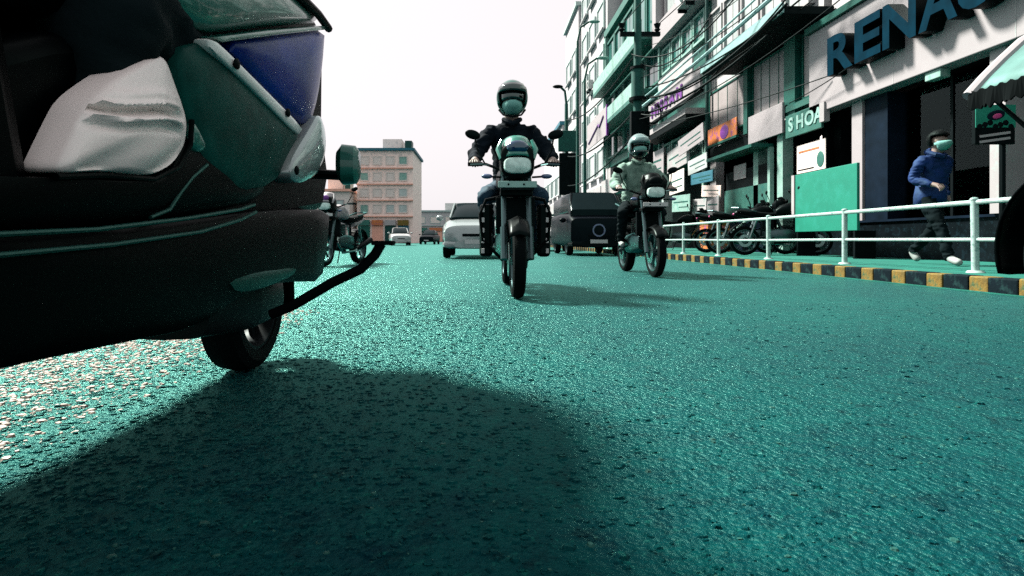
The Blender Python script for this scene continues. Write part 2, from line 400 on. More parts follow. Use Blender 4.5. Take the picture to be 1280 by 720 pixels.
# ------------------------------------------------------------------ buildings on the right
FX = 7.3
def windows(parent, X, ys, zs, frame, pane, fw=.06, depth=.05, mull=0, sill=None, bar=.02):
    """each window its own frame with pane, glazing bar and sill; the wall is set behind, at X + 0.1"""
    for (y0, y1) in ys:
        for (z0, z1) in zs:
            bm = B()
            box(bm, X - depth, X + .12, y0, y0 + fw, z0, z1); box(bm, X - depth, X + .12, y1 - fw, y1, z0, z1)
            box(bm, X - depth + .003, X + .12, y0 + fw, y1 - fw, z0, z0 + fw); box(bm, X - depth + .003, X + .12, y0 + fw, y1 - fw, z1 - fw, z1)
            for k in range(mull):
                yc = y0 + (y1 - y0) * (k + 1) / (mull + 1); box(bm, X + .02, X + .1, yc - bar, yc + bar, z0 + fw, z1 - fw)
            f = obj('window', bm, frame, parent, smooth=False)
            pbox('pane', pane, f, X + .03, X + .04, y0 + fw, y1 - fw, z0 + fw, z1 - fw)
            if sill: pbox('sill', sill, f, X - .14, X + .02, y0 - .06, y1 + .06, z0 - .08, z0 - .004)
mat('pane_dark', (.01, .05, .055), .08, coat=.8, vary=.5, scale=1.2)
mat('pane_teal', (.06, .24, .21), .1, coat=.8, vary=.5, scale=1.2)
mat('pane_white', (.52, .49, .49), .3, vary=.12, scale=1.5)
mat('pane_pale', (.58, .68, .67), .2, coat=.4, vary=.2, scale=1.2)

# --- car showroom with the big letters
yA0, yA1 = 2.2, yy(1024, FX)
zb, zt_ = zz(1260, 58.75, FX), zz(1032, 40, FX)
shop = thing('showroom_building', 'showroom with white fascia, huge blue raised letters and dark glass front', 'building', (FX, yA1, SW))
IN = shop.location
def sh(name, m, x0, x1, y0, y1, z0, z1, bevel=0.0, par=None):
    o = pbox(name, m, par or shop, x0 - (0 if par else IN[0]), x1 - (0 if par else IN[0]), y0 - (0 if par else IN[1]), y1 - (0 if par else IN[1]), z0 - (0 if par else IN[2]), z1 - (0 if par else IN[2]), bevel)
    return o
FZ = .78                                            # showroom floor, up on its plinth
sh('plinth', 'dark_tile', FX, FX + 5.5, yA0, yA1 - .02, SW - .02, FZ)
sh('plinth_cap', 'dark_navy', FX - .04, FX + .3, yA0, yA1 - .02, FZ + .002, FZ + .04)
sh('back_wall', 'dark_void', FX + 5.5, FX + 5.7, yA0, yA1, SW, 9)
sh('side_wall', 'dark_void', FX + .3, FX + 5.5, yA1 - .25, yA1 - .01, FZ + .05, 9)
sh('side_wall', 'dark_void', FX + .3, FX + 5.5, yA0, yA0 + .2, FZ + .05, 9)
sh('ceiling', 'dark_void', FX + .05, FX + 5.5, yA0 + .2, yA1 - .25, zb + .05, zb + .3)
sh('upper_wall', 'grey_white', FX + .12, FX + 5.5, yA0 + .2, yA1 - .25, zt_ + .1, 8.6)
fas = sh('fascia', 'white_clean', FX - .22, FX + .1, yA0, yA1, zb, zt_, .012)
sh('fascia_trim', 'teal_mid', FX - .30, FX + .1, yA0, yA1 + .03, zt_ + .004, zt_ + .14)
# narrow fascia joints
for yj in (5.2, 7.4, 9.6):
    sh('fascia_joint', 'grey_white', FX - .223, FX - .21, yj - .006, yj + .006, zb + .01, zt_ - .01)
sh('spotlight', 'teal_pale', FX - .18, FX - .02, yy(1190, FX), yy(1170, FX), zb - .14, zb - .004, .01)
lt0 = zz(1046, 97.5, FX - .25); ltH = .74
px = [(1046, 1081), (1081, 1117), (1117, 1163), (1163, 1217), (1213, 1268), None, None]
ynext = None
for ch, pr in zip('RENAULT', px):
    if pr: y0, y1 = yy(pr[0], FX - .3), yy(pr[1], FX - .3)
    else: y0, y1 = ynext - .06, ynext - .74
    o = face_text(ch, 1.0, .13, ('letter_blue', 'letter_side'), shop, FX - .36 - IN[0], y0 - IN[1], lt0 - IN[2], bold=.028, width=(y0 - y1) - .05)
    zs = [q.co.y for q in o.data.vertices]; k = ltH / (max(zs) - min(zs)); zmn = min(zs)
    for q in o.data.vertices: q.co.y = (q.co.y - zmn) * k
    ynext = y1
# columns and glazing
sh('column', 'white_clean', FX - .02, FX + .28, yy(1079, FX), yy(1066, FX), FZ + .042, zb - .004)
sh('column', 'dark_navy', FX + .02, FX + .5, yy(1108, FX), yy(1080, FX), FZ + .042, zb - .004)
sh('column', 'white_paint', FX - .1, FX + .25, yy(1266, FX), yy(1246, FX), FZ + .042, zb - .004)
for a, b in ((10.0, 9.0), (9.0, 8.02), (7.6, 6.4), (6.4, 5.0), (5.0, 3.4)):
    fr = sh('glazing_frame', 'near_black', FX + .30, FX + .36, b, b + .05, FZ + .05, zb - .01)
    sh('pane', 'shop_glass', FX + .32, FX + .33, b + .051, a - .001, FZ + .05, zb - .01)
# things inside the showroom
bm = B(); tube(bm, [(0, 0, 0), (0, 0, .62)], .045, 10)
o = obj('tube_lamp', bm, 'lamp_glass'); o.location = (FX + 1.6, yy(1128, FX + 1.6), zz(1128, 184, FX + 1.6)); tag(o, 'small upright white tube lamp glowing inside the dark showroom', 'lamp')
o = obj('round_lamp', ball(B(), (0, 0, 0), .09, .09, .09), 'lamp_glass'); o.location = (FX + .3, yy(1031, FX + .3), zz(1031, 173, FX + .3)); tag(o, 'small round white lamp under the shop canopy beside the showroom', 'lamp')

# --- window-fronted building beside the showroom
yB0, yB1 = yA1 + .03, yy(885, FX)
bB = thing('shop_building', 'building with green window posts, white panes and black canopy slab', 'building', (FX, yB0, SW))
IN = bB.location
def bb(name, m, x0, x1, y0, y1, z0, z1, bevel=0.0, par=None): return pbox(name, m, par or bB, x0 - IN[0], x1 - IN[0], y0 - IN[1], y1 - IN[1], z0 - IN[2], z1 - IN[2], bevel)
def bbwin(parent, ys, zs, frame, pane, **k):
    windows(parent, k.pop('X', FX) - IN[0], [(a - IN[1], b - IN[1]) for a, b in ys], [(a - IN[2], b - IN[2]) for a, b in zs], frame, pane, **k)
zs0, zs1 = 3.62, 5.1
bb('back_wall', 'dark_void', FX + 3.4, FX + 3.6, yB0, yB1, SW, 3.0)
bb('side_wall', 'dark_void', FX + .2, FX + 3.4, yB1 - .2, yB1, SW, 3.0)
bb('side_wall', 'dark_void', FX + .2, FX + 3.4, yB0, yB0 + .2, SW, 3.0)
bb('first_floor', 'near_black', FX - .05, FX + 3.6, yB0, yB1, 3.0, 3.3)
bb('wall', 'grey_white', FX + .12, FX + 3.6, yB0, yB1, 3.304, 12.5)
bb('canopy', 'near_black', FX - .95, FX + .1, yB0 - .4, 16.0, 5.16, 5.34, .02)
bb('canopy_edge', 'cable_pale', FX - 1.0, FX - .953, yB0 - .4, 16.0, 5.2, 5.42)
for a, b in ((1002, 1022), (940, 984), (886, 934)):
    y1_, y0_ = yy(a, FX), yy(b, FX)
    bbwin(bB, [(y0_, y1_)], [(zs0, zs1)], 'teal_mid', 'pane_white', fw=.05, mull=3 if b - a > 25 else 1, depth=.0, bar=.012)
for a, b in ((986, 1000), (934.5, 939.5)):
    bb('window_post', 'teal_mid', FX - .12, FX + .1, yy(b, FX), yy(a, FX), 3.32, 5.15)
bb('ledge', 'teal_paint', FX - .16, FX + .08, yy(1026, FX), yy(986, FX), 3.42, 3.56)
bbwin(bB, [(yB0 + .3 + k * 1.12, yB0 + 1.3 + k * 1.12) for k in range(5)], [(5.7, 7.6), (8.3, 10.2)], 'white_paint', 'pane_pale', fw=.07, mull=1, depth=.04)
# ground-floor piers and shop openings
for a, b, m in ((974, 981, 'teal_pale'), (944, 950, 'teal_pale'), (890, 897, 'white_paint'), (1036, 1042, 'white_paint')):
    y0, y1 = yy(b, FX - .05), yy(a, FX - .05)
    if a > 1024: continue
    bb('pier', m, FX - .1, FX + .15, y0, y1, SW, 2.996)
# signboards on it
def board(name, label, cat, m, X, xa, xb, va, vb, th=.06, bevel=.008, group=None, ref=None):
    """a board on plane X between picture columns xa..xb; heights read at the left column"""
    y1, y0 = yy(xa, X), yy(xb, X); z0, z1 = zz(xa, vb, X), zz(xa, va, X)
    t = thing(name, label, cat, (X, (y0 + y1) / 2, z0), 0, group)
    pbox('panel', m, t, -th, 0, -(y1 - y0) / 2, (y1 - y0) / 2, 0, z1 - z0, bevel)
    return t, y1 - y0, z1 - z0
t, W_, H_ = board('signboard', 'blank white signboard below the green-framed shop windows', 'sign', 'white_clean', FX - .16, 938, 981, 147, 181)
t, W_, H_ = board('signboard', 'green signboard with raised letters beside the white fascia', 'sign', 'teal_paint', FX - .16, 985, 1030, 146, 174)
for k, ch in enumerate('SHOA'):
    face_text(ch, .42, .012, ('plate_teal',), t, -.064, W_ / 2 - .15 - k * .32, H_ * .28, bold=.012)
pbox('end_cap', 'white_paint', t, -.1, .02, -W_ / 2 - .16, -W_ / 2 - .003, .1, .5)
t, W_, H_ = board('poster', 'orange and purple printed strip under the left white shop window', 'poster', 'orange_print', FX - .16, 886, 922, 163, 183, th=.03)
bm = B(); ball(bm, (-.035, -W_ * .1, H_ * .45), .012, .28, .2); obj('print', bm, 'purple_print', t)
pbox('frame', 'teal_mid', t, -.06, .02, -W_ / 2 - .03, W_ / 2 + .03, -.07, -.004)
# hoarding and goods in the shop fronts
t, W_, H_ = board('hoarding', 'plain bright green hoarding panel standing behind the railing', 'panel', 'teal_board', 6.35, 997, 1075, 219, 290, th=.05)
pbox('foot', 'near_black', t, -.05, .3, -W_ / 2 + .05, -W_ / 2 + .1, -(t.location.z - SW), -.003)
pbox('foot', 'near_black', t, -.05, .3, W_ / 2 - .1, W_ / 2 - .05, -(t.location.z - SW), -.003)
pbox('edge_strip', 'white_paint', t, -.07, -.01, W_ / 2 + .003, W_ / 2 + .1, .35, H_)
t, W_, H_ = board('poster', 'cream price poster hung in the dark shop above the hoarding', 'poster', 'cream_wall', FX - .05, 997, 1033, 183, 218, th=.02)
obj('print', ball(B(), (-.025, -W_ * .34, H_ * .35), .008, .13, .17), 'teal_paint', t)
pbox('print', 'orange_print', t, -.026, -.021, -W_ * .3, W_ * .42, H_ * .72, H_ * .78)
pbox('print', 'near_black', t, -.026, -.021, -W_ * .12, W_ * .45, H_ * .1, H_ * .14)
kk = thing('shop_kiosk', 'green kiosk front with small awning between two shop piers', 'kiosk', (FX - .1, yy(930, FX), SW))
y0, y1 = -1.55, 1.0
pbox('panel', 'teal_paint', kk, .0, .06, y0, y1, 0.0, 1.75); pbox('panel', 'dark_navy', kk, -.06, -.003, y0 + .2, y1 + .1, 0.0, 1.05)
bm = B(); prism_x(bm, [(y0 - .1, 2.62), (y1 + .1, 2.62), (y1 + .1, 2.7), (y0 - .1, 2.7)], -.5, .05); o = obj('awning', bm, 'teal_mid', kk, smooth=False)
pbox('shelf', 'near_black', kk, .002, .5, y0 + .1, y1 - .1, 1.752, 2.25); pbox('notice', 'white_paint', kk, -.02, -.004, -.35, .35, 2.0, 2.4)
pbox('post', 'teal_pale', kk, -.05, .05, y0 - .12, y0 - .003, 0, 2.615)
obj('handrail', tube(B(), [(-.12, y0 + .1, 1.1), (-.12, y1 - .5, .45)], .035, 8), 'teal_pale', kk)
# bright clutter of hung goods left of the kiosk
goods = [(832, 866, 190, 216, 'white_paint'), (850, 880, 172, 192, 'white_clean'), (836, 858, 218, 244, 'cream_wall'), (862, 884, 200, 218, 'pane_pale'),
         (866, 890, 219, 232, 'roof_blue'), (880, 899, 234, 248, 'peach_wall'), (884, 900, 246, 272, 'white_paint'), (868, 882, 250, 270, 'grey_white'), (806, 830, 196, 226, 'white_clean'), (842, 862, 246, 266, 'teal_pale')]
words = ['wide white', 'upper white', 'square cream', 'pale grey', 'dark blue', 'peach', 'tall white', 'small grey', 'leftmost white', 'pale green']
for (xa, xb, va, vb, m), wd in zip(goods, words):
    X = FX - random.uniform(.25, .6)
    t, W_, H_ = board('display_board', wd + ' display board hung on the far shop front', 'display board', m, X, xa, xb, va, vb, th=.03, group='boards hung on the far shop front')
    t.rotation_euler = (random.uniform(-.12, .12), 0, random.uniform(-.12, .12))
    bm = B(); box(bm, -.036, -.031, -W_ * .4, W_ * .4, H_ * .55, H_ * .62); box(bm, -.036, -.031, -W_ * .4, W_ * .1, H_ * .25, H_ * .3)
    obj('print', bm, 'teal_mid', t, smooth=False)
bx = thing('crate_stack', 'orange and green crates stacked by the shop kiosk', 'crates', (6.4, yy(893, 6.4), SW))
for k in range(4):
    pbox('crate', ('orange_print', 'kerb_yellow', 'orange_print', 'kerb_yellow')[k], bx, -.3 + random.uniform(-.03, .03), .3, -.28, .28, k * .24, k * .24 + .23, .01)

# --- building with the long white maker's sign
yC0, yC1 = yB1 + .03, yy(826, FX)
bC = thing('office_building', 'tall white office with green glazing bands above a long sign', 'building', (FX, yC0, SW)); IN = bC.location
bB_save = bB
def cc(name, m, x0, x1, y0, y1, z0, z1, bevel=0.0, par=None): return pbox(name, m, par or bC, x0 - IN[0], x1 - IN[0], y0 - IN[1], y1 - IN[1], z0 - IN[2], z1 - IN[2], bevel)
cc('wall', 'teal_mid', FX + .12, FX + 5, yC0, yC1, 3.2, 15)
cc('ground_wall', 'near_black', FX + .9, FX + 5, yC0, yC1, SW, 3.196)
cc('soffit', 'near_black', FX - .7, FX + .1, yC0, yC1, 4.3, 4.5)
cc('ledge', 'white_paint', FX - .72, FX + .1, yC0, yC1, 4.504, 4.7)
cc('pier', 'white_paint', FX - .05, FX + .3, yC1 - .5, yC1, SW, 4.29); cc('pier', 'teal_pale', FX - .05, FX + .3, yC0, yC0 + .35, SW, 4.29)
n3 = [(yC0 + .15 + k * (yC1 - yC0 - .3) / 4, yC0 + .05 + (k + 1) * (yC1 - yC0 - .3) / 4) for k in range(4)]
windows(bC, 0, [(a - IN[1], b - IN[1]) for a, b in n3], [(3.3 - SW, 4.2 - SW), (7.0 - SW, 8.0 - SW)], 'teal_pale', 'pane_teal', fw=.08, mull=1)
cc('spandrel', 'white_clean', FX - .35, FX + .1, yC0, yC1, 8.15, 8.9); cc('spandrel', 'white_clean', FX - .35, FX + .1, yC0, yC1, 11.6, 12.4)
cc('fin', 'white_clean', FX - .35, FX + .1, yC1 - .45, yC1, 8.904, 11.596); cc('fin', 'white_clean', FX - .35, FX + .1, yC0, yC0 + .4, 8.904, 11.596)
windows(bC, 0, [(yC0 + .5 - IN[1], yC1 - .55 - IN[1])], [(8.95 - SW, 11.55 - SW)], 'white_clean', 'pane_pale', fw=.12, mull=3)
t = thing('long_sign', 'long white sign with purple capital letters on the office front', 'sign', (FX - .8, 16.35, 4.86))
pbox('panel', 'white_clean', t, -.08, .0, 0, 5.0, 0, .68, .01)
pbox('frame', 'near_black', t, -.1, .02, -.04, 5.04, -.08, -.004)
yl = 4.55
for ch in 'NISSAN':
    o = face_text(ch, .56, .012, ('purple_print',), t, -.1, yl, .14, bold=.03, sx=1.25)
    yl -= (max(q.co.x for q in o.data.vertices)) + .14

t = thing('signboard', 'grey-white blank board above the long purple-lettered sign', 'sign', (FX - .4, yC0 + .1, 5.9))
pbox('panel', 'white_paint', t, -.06, 0, 0, 3.4, 0, .62, .01); pbox('frame', 'teal_dark', t, -.07, .01, -.06, 3.46, .624, .68)

# --- green glass tower with balconies
yD0, yD1 = yC1 + .03, yy(757, FX)
bD = thing('glass_tower', 'stepped green glazed block with dark balconies behind the utility pole', 'building', (FX, yD0, SW)); IN = bD.location
def dd(name, m, x0, x1, y0, y1, z0, z1, bevel=0.0, par=None): return pbox(name, m, par or bD, x0 - IN[0], x1 - IN[0], y0 - IN[1], y1 - IN[1], z0 - IN[2], z1 - IN[2], bevel)
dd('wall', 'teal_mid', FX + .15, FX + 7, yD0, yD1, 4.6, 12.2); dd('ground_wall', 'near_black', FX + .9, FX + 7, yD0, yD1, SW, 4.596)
dd('upper_wall', 'white_paint', FX + .9, FX + 7, yD0, yD1, 12.204, 19)
windows(bD, .9, [(.5 + k * 2.3, 2.2 + k * 2.3) for k in range(4)], [(12.8, 14.6), (15.4, 17.4)], 'teal_paint', 'pane_white', fw=.12)
nn = [(.2 + k * (yD1 - yD0 - .3) / 5, .1 + (k + 1) * (yD1 - yD0 - .3) / 5) for k in range(5)]
windows(bD, .05, nn, [(4.9, 6.2), (6.8, 8.4)], 'teal_paint', 'pane_dark', fw=.1, mull=1)
windows(bD, .05, nn, [(8.9, 11.6)], 'teal_paint', 'pane_teal', fw=.12, mull=1)
for z in (6.5, 8.7):
    b_ = dd('balcony', 'teal_paint', FX - .75, FX + .05, yD0 + .2, yD1 - .15, z - .18 + SW, z + SW); 
    o = pbox('parapet', 'teal_pale', b_, -.75, -.7, .2, yD1 - yD0 - .15, z + .004, z + .62)
dd('corner_post', 'teal_pale', FX - .1, FX + .14, yD1 - .35, yD1, 4.6, 12.2); dd('parapet', 'teal_paint', FX - .1, FX + .145, yD0, yD1, 12.1, 12.5)
dd('pier', 'white_paint', FX, FX + .4, yD0 + 3, yD0 + 3.6, SW, 4.5); dd('pier', 'white_paint', FX, FX + .4, yD1 - 1.2, yD1 - .6, SW, 4.5)
dd('shop_sign', 'white_paint', FX - .3, FX + .1, yD0 + .2, yD1 - .2, 2.9, 3.8)
t = thing('signboard', 'white sign with purple edge and stroke hanging over the far pavement', 'sign', (FX - .7, 29, 5.9))
pbox('panel', 'white_clean', t, -.06, 0, 0, 5.2, 0, 1.5); pbox('edge', 'purple_print', t, -.08, .02, -.16, -.003, -.05, 1.55)
obj('stroke', tube(B(), [(-.08, .6, 1.1), (-.08, 1.6, .7), (-.08, 1.9, .9), (-.08, 4.6, .3)], .05, 6), 'purple_print', t)

# --- pale far towers
def far_block(name, label, y0, y1, z1, m, line, X=FX, dx=8, nw=3, dz=2.9, zbase=4.2, cap=None):
    t = thing(name, label, 'building', (X, y0, SW))
    pbox('wall', m, t, .12, dx, 0, y1 - y0, 0, z1)
    nz = int((z1 - zbase - 1) / dz)
    st = (y1 - y0 - .6) / nw
    windows(t, 0.02, [(.5 + k * st, .5 + k * st + st * .72) for k in range(nw)], [(zbase + q * dz, zbase + q * dz + dz * .58) for q in range(nz)], line, 'pane_pale', fw=.1, depth=.03, sill=m)
    pbox('shop_front', 'teal_dark', t, .05, .118, .4, y1 - y0 - .4, .1, 2.6); pbox('shop_sign', 'white_paint', t, -.25, .115, .2, y1 - y0 - .2, 2.65, 3.5)
    if cap: pbox('roof', cap, t, -.1, dx + .1, -.1, y1 - y0 + .1, z1 + .004, z1 + .3)
    return t
far_block('pale_tower', 'tall hazy white tower left of the green glazed block', yD1 + .05, 41, 23, 'hazy_wall', 'hazy_line', cap='hazy_line')
far_block('pale_tower', 'narrow pale tower, second of the far white blocks', 41.1, 47, 17.5, 'hazy_wall', 'hazy_line', X=7.1, nw=2, cap='hazy_line')
far_block('pale_block', 'low pale block at the far end of the right side', 47.1, 60, 10, 'hazy_wall', 'hazy_line', X=6.8, nw=4, cap='roof_blue')

# --- far end of the street, left
def front_block(name, label, x0, x1, Y, z1, m, line, roof=None, cols=4, rows=4, depth=12, rows_h=None):
    """a block whose front looks back down the street (-y)"""
    t = thing(name, label, 'building', ((x0 + x1) / 2, Y, 0)); hw = (x1 - x0) / 2
    pbox('wall', m, t, -hw, hw, .15, depth, 0, z1)
    fh = (z1 - 4) / rows; st = (2 * hw - .6) / cols
    for r_ in range(rows):
        z0 = 4 + r_ * fh
        pbox('floor_band', 'peach_dark' if m == 'peach_wall' else line, t, -hw - .05, hw + .05, -.25, .149, z0 - .28, z0 - .12)
        for c in range(cols):
            xa = -hw + .4 + c * st
            bm = B(); w_, h_ = st * .7, fh * .55
            box(bm, xa, xa + .12, .02, .3, z0 + .3, z0 + .3 + h_); box(bm, xa + w_ - .12, xa + w_, .02, .3, z0 + .3, z0 + .3 + h_)
            box(bm, xa + .12, xa + w_ - .12, .024, .3, z0 + .3, z0 + .42); box(bm, xa + .12, xa + w_ - .12, .024, .3, z0 + .18 + h_, z0 + .3 + h_)
            f = obj('window', bm, line, t, smooth=False); pbox('pane', random.choice(('pane_pale', 'cream_wall', 'cream_wall', 'teal_pale')), f, xa + .12, xa + w_ - .12, .1, .12, z0 + .42, z0 + .18 + h_)
    for c in range(cols):
        xa = -hw + .3 + c * st
        f = pbox('shop_front', ('teal_mid', 'peach_dark', 'teal_dark', 'roof_blue')[c % 4], t, xa, xa + st * .85, .02, .149, .1, 2.5)
        pbox('shop_sign', ('teal_paint', 'orange_print', 'white_paint', 'kerb_yellow')[c % 4], f, xa, xa + st * .85, -.3, .018, 2.55, 3.3)
    if roof:
        pbox('roof', roof, t, -hw - .3, hw + .3, -.4, depth, z1 + .004, z1 + .35)
        pbox('stair_tower', m, t, -hw * .2, hw * .5, 3, 7, z1 + .354, z1 + 2.2); pbox('water_tank', 'teal_dark', t, hw * .65, hw * .9, 2, 4, z1 + .354, z1 + 1.8)
    return t
front_block('apartment_block', 'peach apartment block with dark red floor bands at the street end', -17.6, -9.6, 80, 13.2, 'peach_wall', 'cream_wall', 'roof_blue', cols=4, rows=4)
front_block('low_house', 'cream low house left of the peach apartment block', -24.5, -18.2, 78, 7.2, 'cream_wall', 'white_paint', 'peach_dark', cols=3, rows=1)
front_block('far_house', 'pale far house closing the street behind the silver car', -15.5, 2.5, 130, 7.0, 'hazy_wall', 'hazy_line', 'hazy_line', cols=5, rows=1)
front_block('far_house', 'pale far house right of the street end beside the towers', 3.0, 14, 125, 9.5, 'hazy_wall', 'hazy_line', 'hazy_line', cols=5, rows=2)

# ------------------------------------------------------------------ poles, lamps, wires
pX, pY = 4.95, yy(797, 4.95)
pole = thing('utility_pole', 'green-grey utility pole with transformer and crossarm on the pavement', 'pole', (pX, pY, SW))
obj('shaft', tube(B(), [(0, 0, 0), (0, 0, 5), (0, 0, 9.6)], [.16, .13, .10], 12), 'pole_teal', pole)
bm = B(); tube(bm, [(0, 0, 4.75), (0, 0, 5.7)], .2, 12); t = obj('transformer', bm, 'pole_teal', pole)
obj('flange', tube(B(), [(0, 0, 4.68), (0, 0, 4.78)], .27, 12), 'near_black', t); obj('flange', tube(B(), [(0, 0, 5.66), (0, 0, 5.74)], .24, 12), 'near_black', t)
obj('crossarm', box(B(), -.55, .7, -.06, .06, 6.72, 6.84), 'near_black', pole, smooth=False)
for x, z in ((-.5, 6.84), (.62, 6.84), (.32, 7.9)):
    bm = B(); tube(bm, [(x, 0, z), (x, 0, z + .08), (x, 0, z + .12), (x, 0, z + .26)], [.03, .1, .06, .11], 10); obj('insulator', bm, 'near_black', pole)
bm = B(); box(bm, -.28, .3, -.3, -.1, 3.4, 4.3); obj('junction_box', bm, 'near_black', pole, smooth=False, bevel=.02)
pbox('junction_box', 'near_black', pole, -.2, .4, -.32, .28, 2.5, 3.3, .02)
bm = B()
for k in range(3):
    tube(bm, [(.36 + math.cos(a / 12 * 6.283) * .26, -.34 - k * .04, 4.2 + math.sin(a / 12 * 6.283) * (.28 + .03 * k)) for a in range(13)], .014, 6)
obj('cable_coil', bm, 'cable', pole)
# second, nearer-cluttered far pole behind the front rider
p2X = 5.0; p2Y = yy(708, p2X)
p2 = thing('utility_pole', 'far thin green pole with dark junction boxes beside the front rider', 'pole', (p2X, p2Y, SW))
obj('shaft', tube(B(), [(0, 0, 0), (0, 0, 8.2)], [.16, .1], 10), 'pole_teal', p2)
pbox('junction_box', 'near_black', p2, -.45, .5, -.35, -.12, 2.9, 5.3, .03); pbox('junction_box', 'pole_teal', p2, -.5, .6, -.3, -.1, 5.4, 6.6, .03)
lampd = tube(B(), [(0, 0, 8.2), (-.1, -.1, 8.9), (-.4, -.3, 9.1)], .07, 8); obj('lamp_arm', lampd, 'pole_teal', p2)
obj('lamp_head', ball(B(), (-.55, -.4, 9.08), .3, .16, .1), 'near_black', p2)
for k, (x, X, top) in enumerate(((731, 5.0, 9.0), (722, 5.0, 11.5))):
    Y = yy(x, X)
    l = thing('street_lamp', ('short' if k == 0 else 'tall') + ' thin green street lamp in front of the pale towers', 'lamp', (X, Y, SW))
    obj('shaft', tube(B(), [(0, 0, 0), (0, 0, top - 1)], [.1, .06], 8), 'pole_teal', l)
    obj('lamp_arm', tube(B(), [(0, 0, top - 1), (.15, 0, top - .3), (.6, 0, top)], .05, 8), 'pole_teal', l)
    obj('lamp_head', ball(B(), (.85, 0, top), .3, .12, .08), 'teal_pale', l)
def wire(label, a, b, sag, r=.014, m='cable', n=14):
    a, b = Vector(a), Vector(b)
    pts = [a.lerp(b, k / n) - Vector((0, 0, sag * 4 * (k / n) * (1 - k / n))) for k in range(n + 1)]
    tag(obj('overhead_wire', tube(B(), pts, r, 6), m), label, 'wire', 'overhead wires along the shop fronts')
P = (pX, pY)
wire('highest thin overhead wire from the pole crossarm toward the camera', (pX - .5, pY, 7.2), (5.6, 2, 8.2), .35)
wire('second thin overhead wire from the pole crossarm toward the camera', (pX + .62, pY, 7.2), (6.2, 2, 7.6), .4)
wire('thick pale cable bundle running along the black canopy edge', (6.2, 21.5, 5.55), (6.25, 8, 5.75), .08, .05, 'cable_pale')
wire('thin pale cable running above the bundle on the canopy edge', (6.2, 21, 5.85), (6.25, 8, 6.1), .12, .025, 'cable_pale')
wire('dark sagging cable from pole box to the long white sign', (pX + .2, pY, 4.4), (6.45, 12.5, 5.05), .25, .03)
wire('dark thick cable crossing below the long white sign', (pX + .2, pY, 4.9), (6.3, 11.5, 5.3), .45, .03)
wire('dark cable from the pole box across the shop window posts', (pX + .1, pY, 4.0), (FX - .3, 11.3, 3.75), .12, .012)
wire('thin cable strung under the white fascia edge', (FX - .4, 12.5, 3.5), (FX - .42, 9.8, 3.78), .05, .01)
wire('dark wire running from the far pole past the purple-edged sign', (p2X, p2Y, 5.3), (pX, pY, 4.6), .5, .035)
wire('upper dark wire running from the far pole to the near pole', (p2X, p2Y, 7.4), (pX, pY, 6.4), .6, .03)
wire('low dark wire sagging between the far pole and the near pole', (p2X, p2Y, 3.6), (pX, pY, 3.9), .5, .03)

def aircon(label, X, y, z):
    t = thing('air_conditioner', label, 'air conditioner', (X, y, z), 0, 'air conditioners on the upper fronts')
    pbox('case', 'grey_white', t, -.32, 0, -.42, .42, 0, .6, .02)
    obj('fan_grille', ring(B(), (-.33, -.1, .3), .2, [(-.006, .02), (-.006, -.06), (.006, -.06), (.006, .02)], 20), 'teal_dark', t)
    pbox('bracket', 'near_black', t, -.3, 0, -.36, -.32, -.12, -.003); pbox('bracket', 'near_black', t, -.3, 0, .32, .36, -.12, -.003)
aircon('air conditioner under the upper windows, nearest the canopy end', FX, 13.2, 7.72)
aircon('air conditioner beside the big white framed office window', FX - .34, 18.5, 8.2)
aircon('air conditioner on the green glazed block, lower balcony', FX - .05, 25.2, 5.0)
aircon('air conditioner on the pale tower front at mid height', FX, 34.0, 7.4)
aircon('air conditioner on the pale tower front, upper one', FX, 36.5, 10.2)
for y, m, l in ((17.75, 'teal_dark', 'dark drainpipe between the office and the window-fronted building'), (22.45, 'teal_pale', 'pale drainpipe between the office and the green glazed block'), (32.4, 'teal_paint', 'green drainpipe between the green glazed block and pale tower')):
    tag(obj('drainpipe', tube(B(), [(FX - .1, y, .2), (FX - .1, y, 4.2), (FX - .12, y, 11.8)], .06, 8), m), l, 'pipe')
cab = ['slack', 'taut', 'low', 'thin', 'crossing', 'looped', 'upper', 'doubled', 'stray', 'frayed']
for k, wd in enumerate(cab):
    wire(wd + ' dark cable of the tangle strung from the near pole along the fronts', (pX + random.uniform(-.2, .3), pY, 4.2 + k * .26), (6.1 + random.uniform(-.4, .9), 9 + random.uniform(0, 7), 4.95 + k * .22 + random.uniform(-.2, .3)), random.uniform(.15, .75), random.choice((.009, .012, .02)))

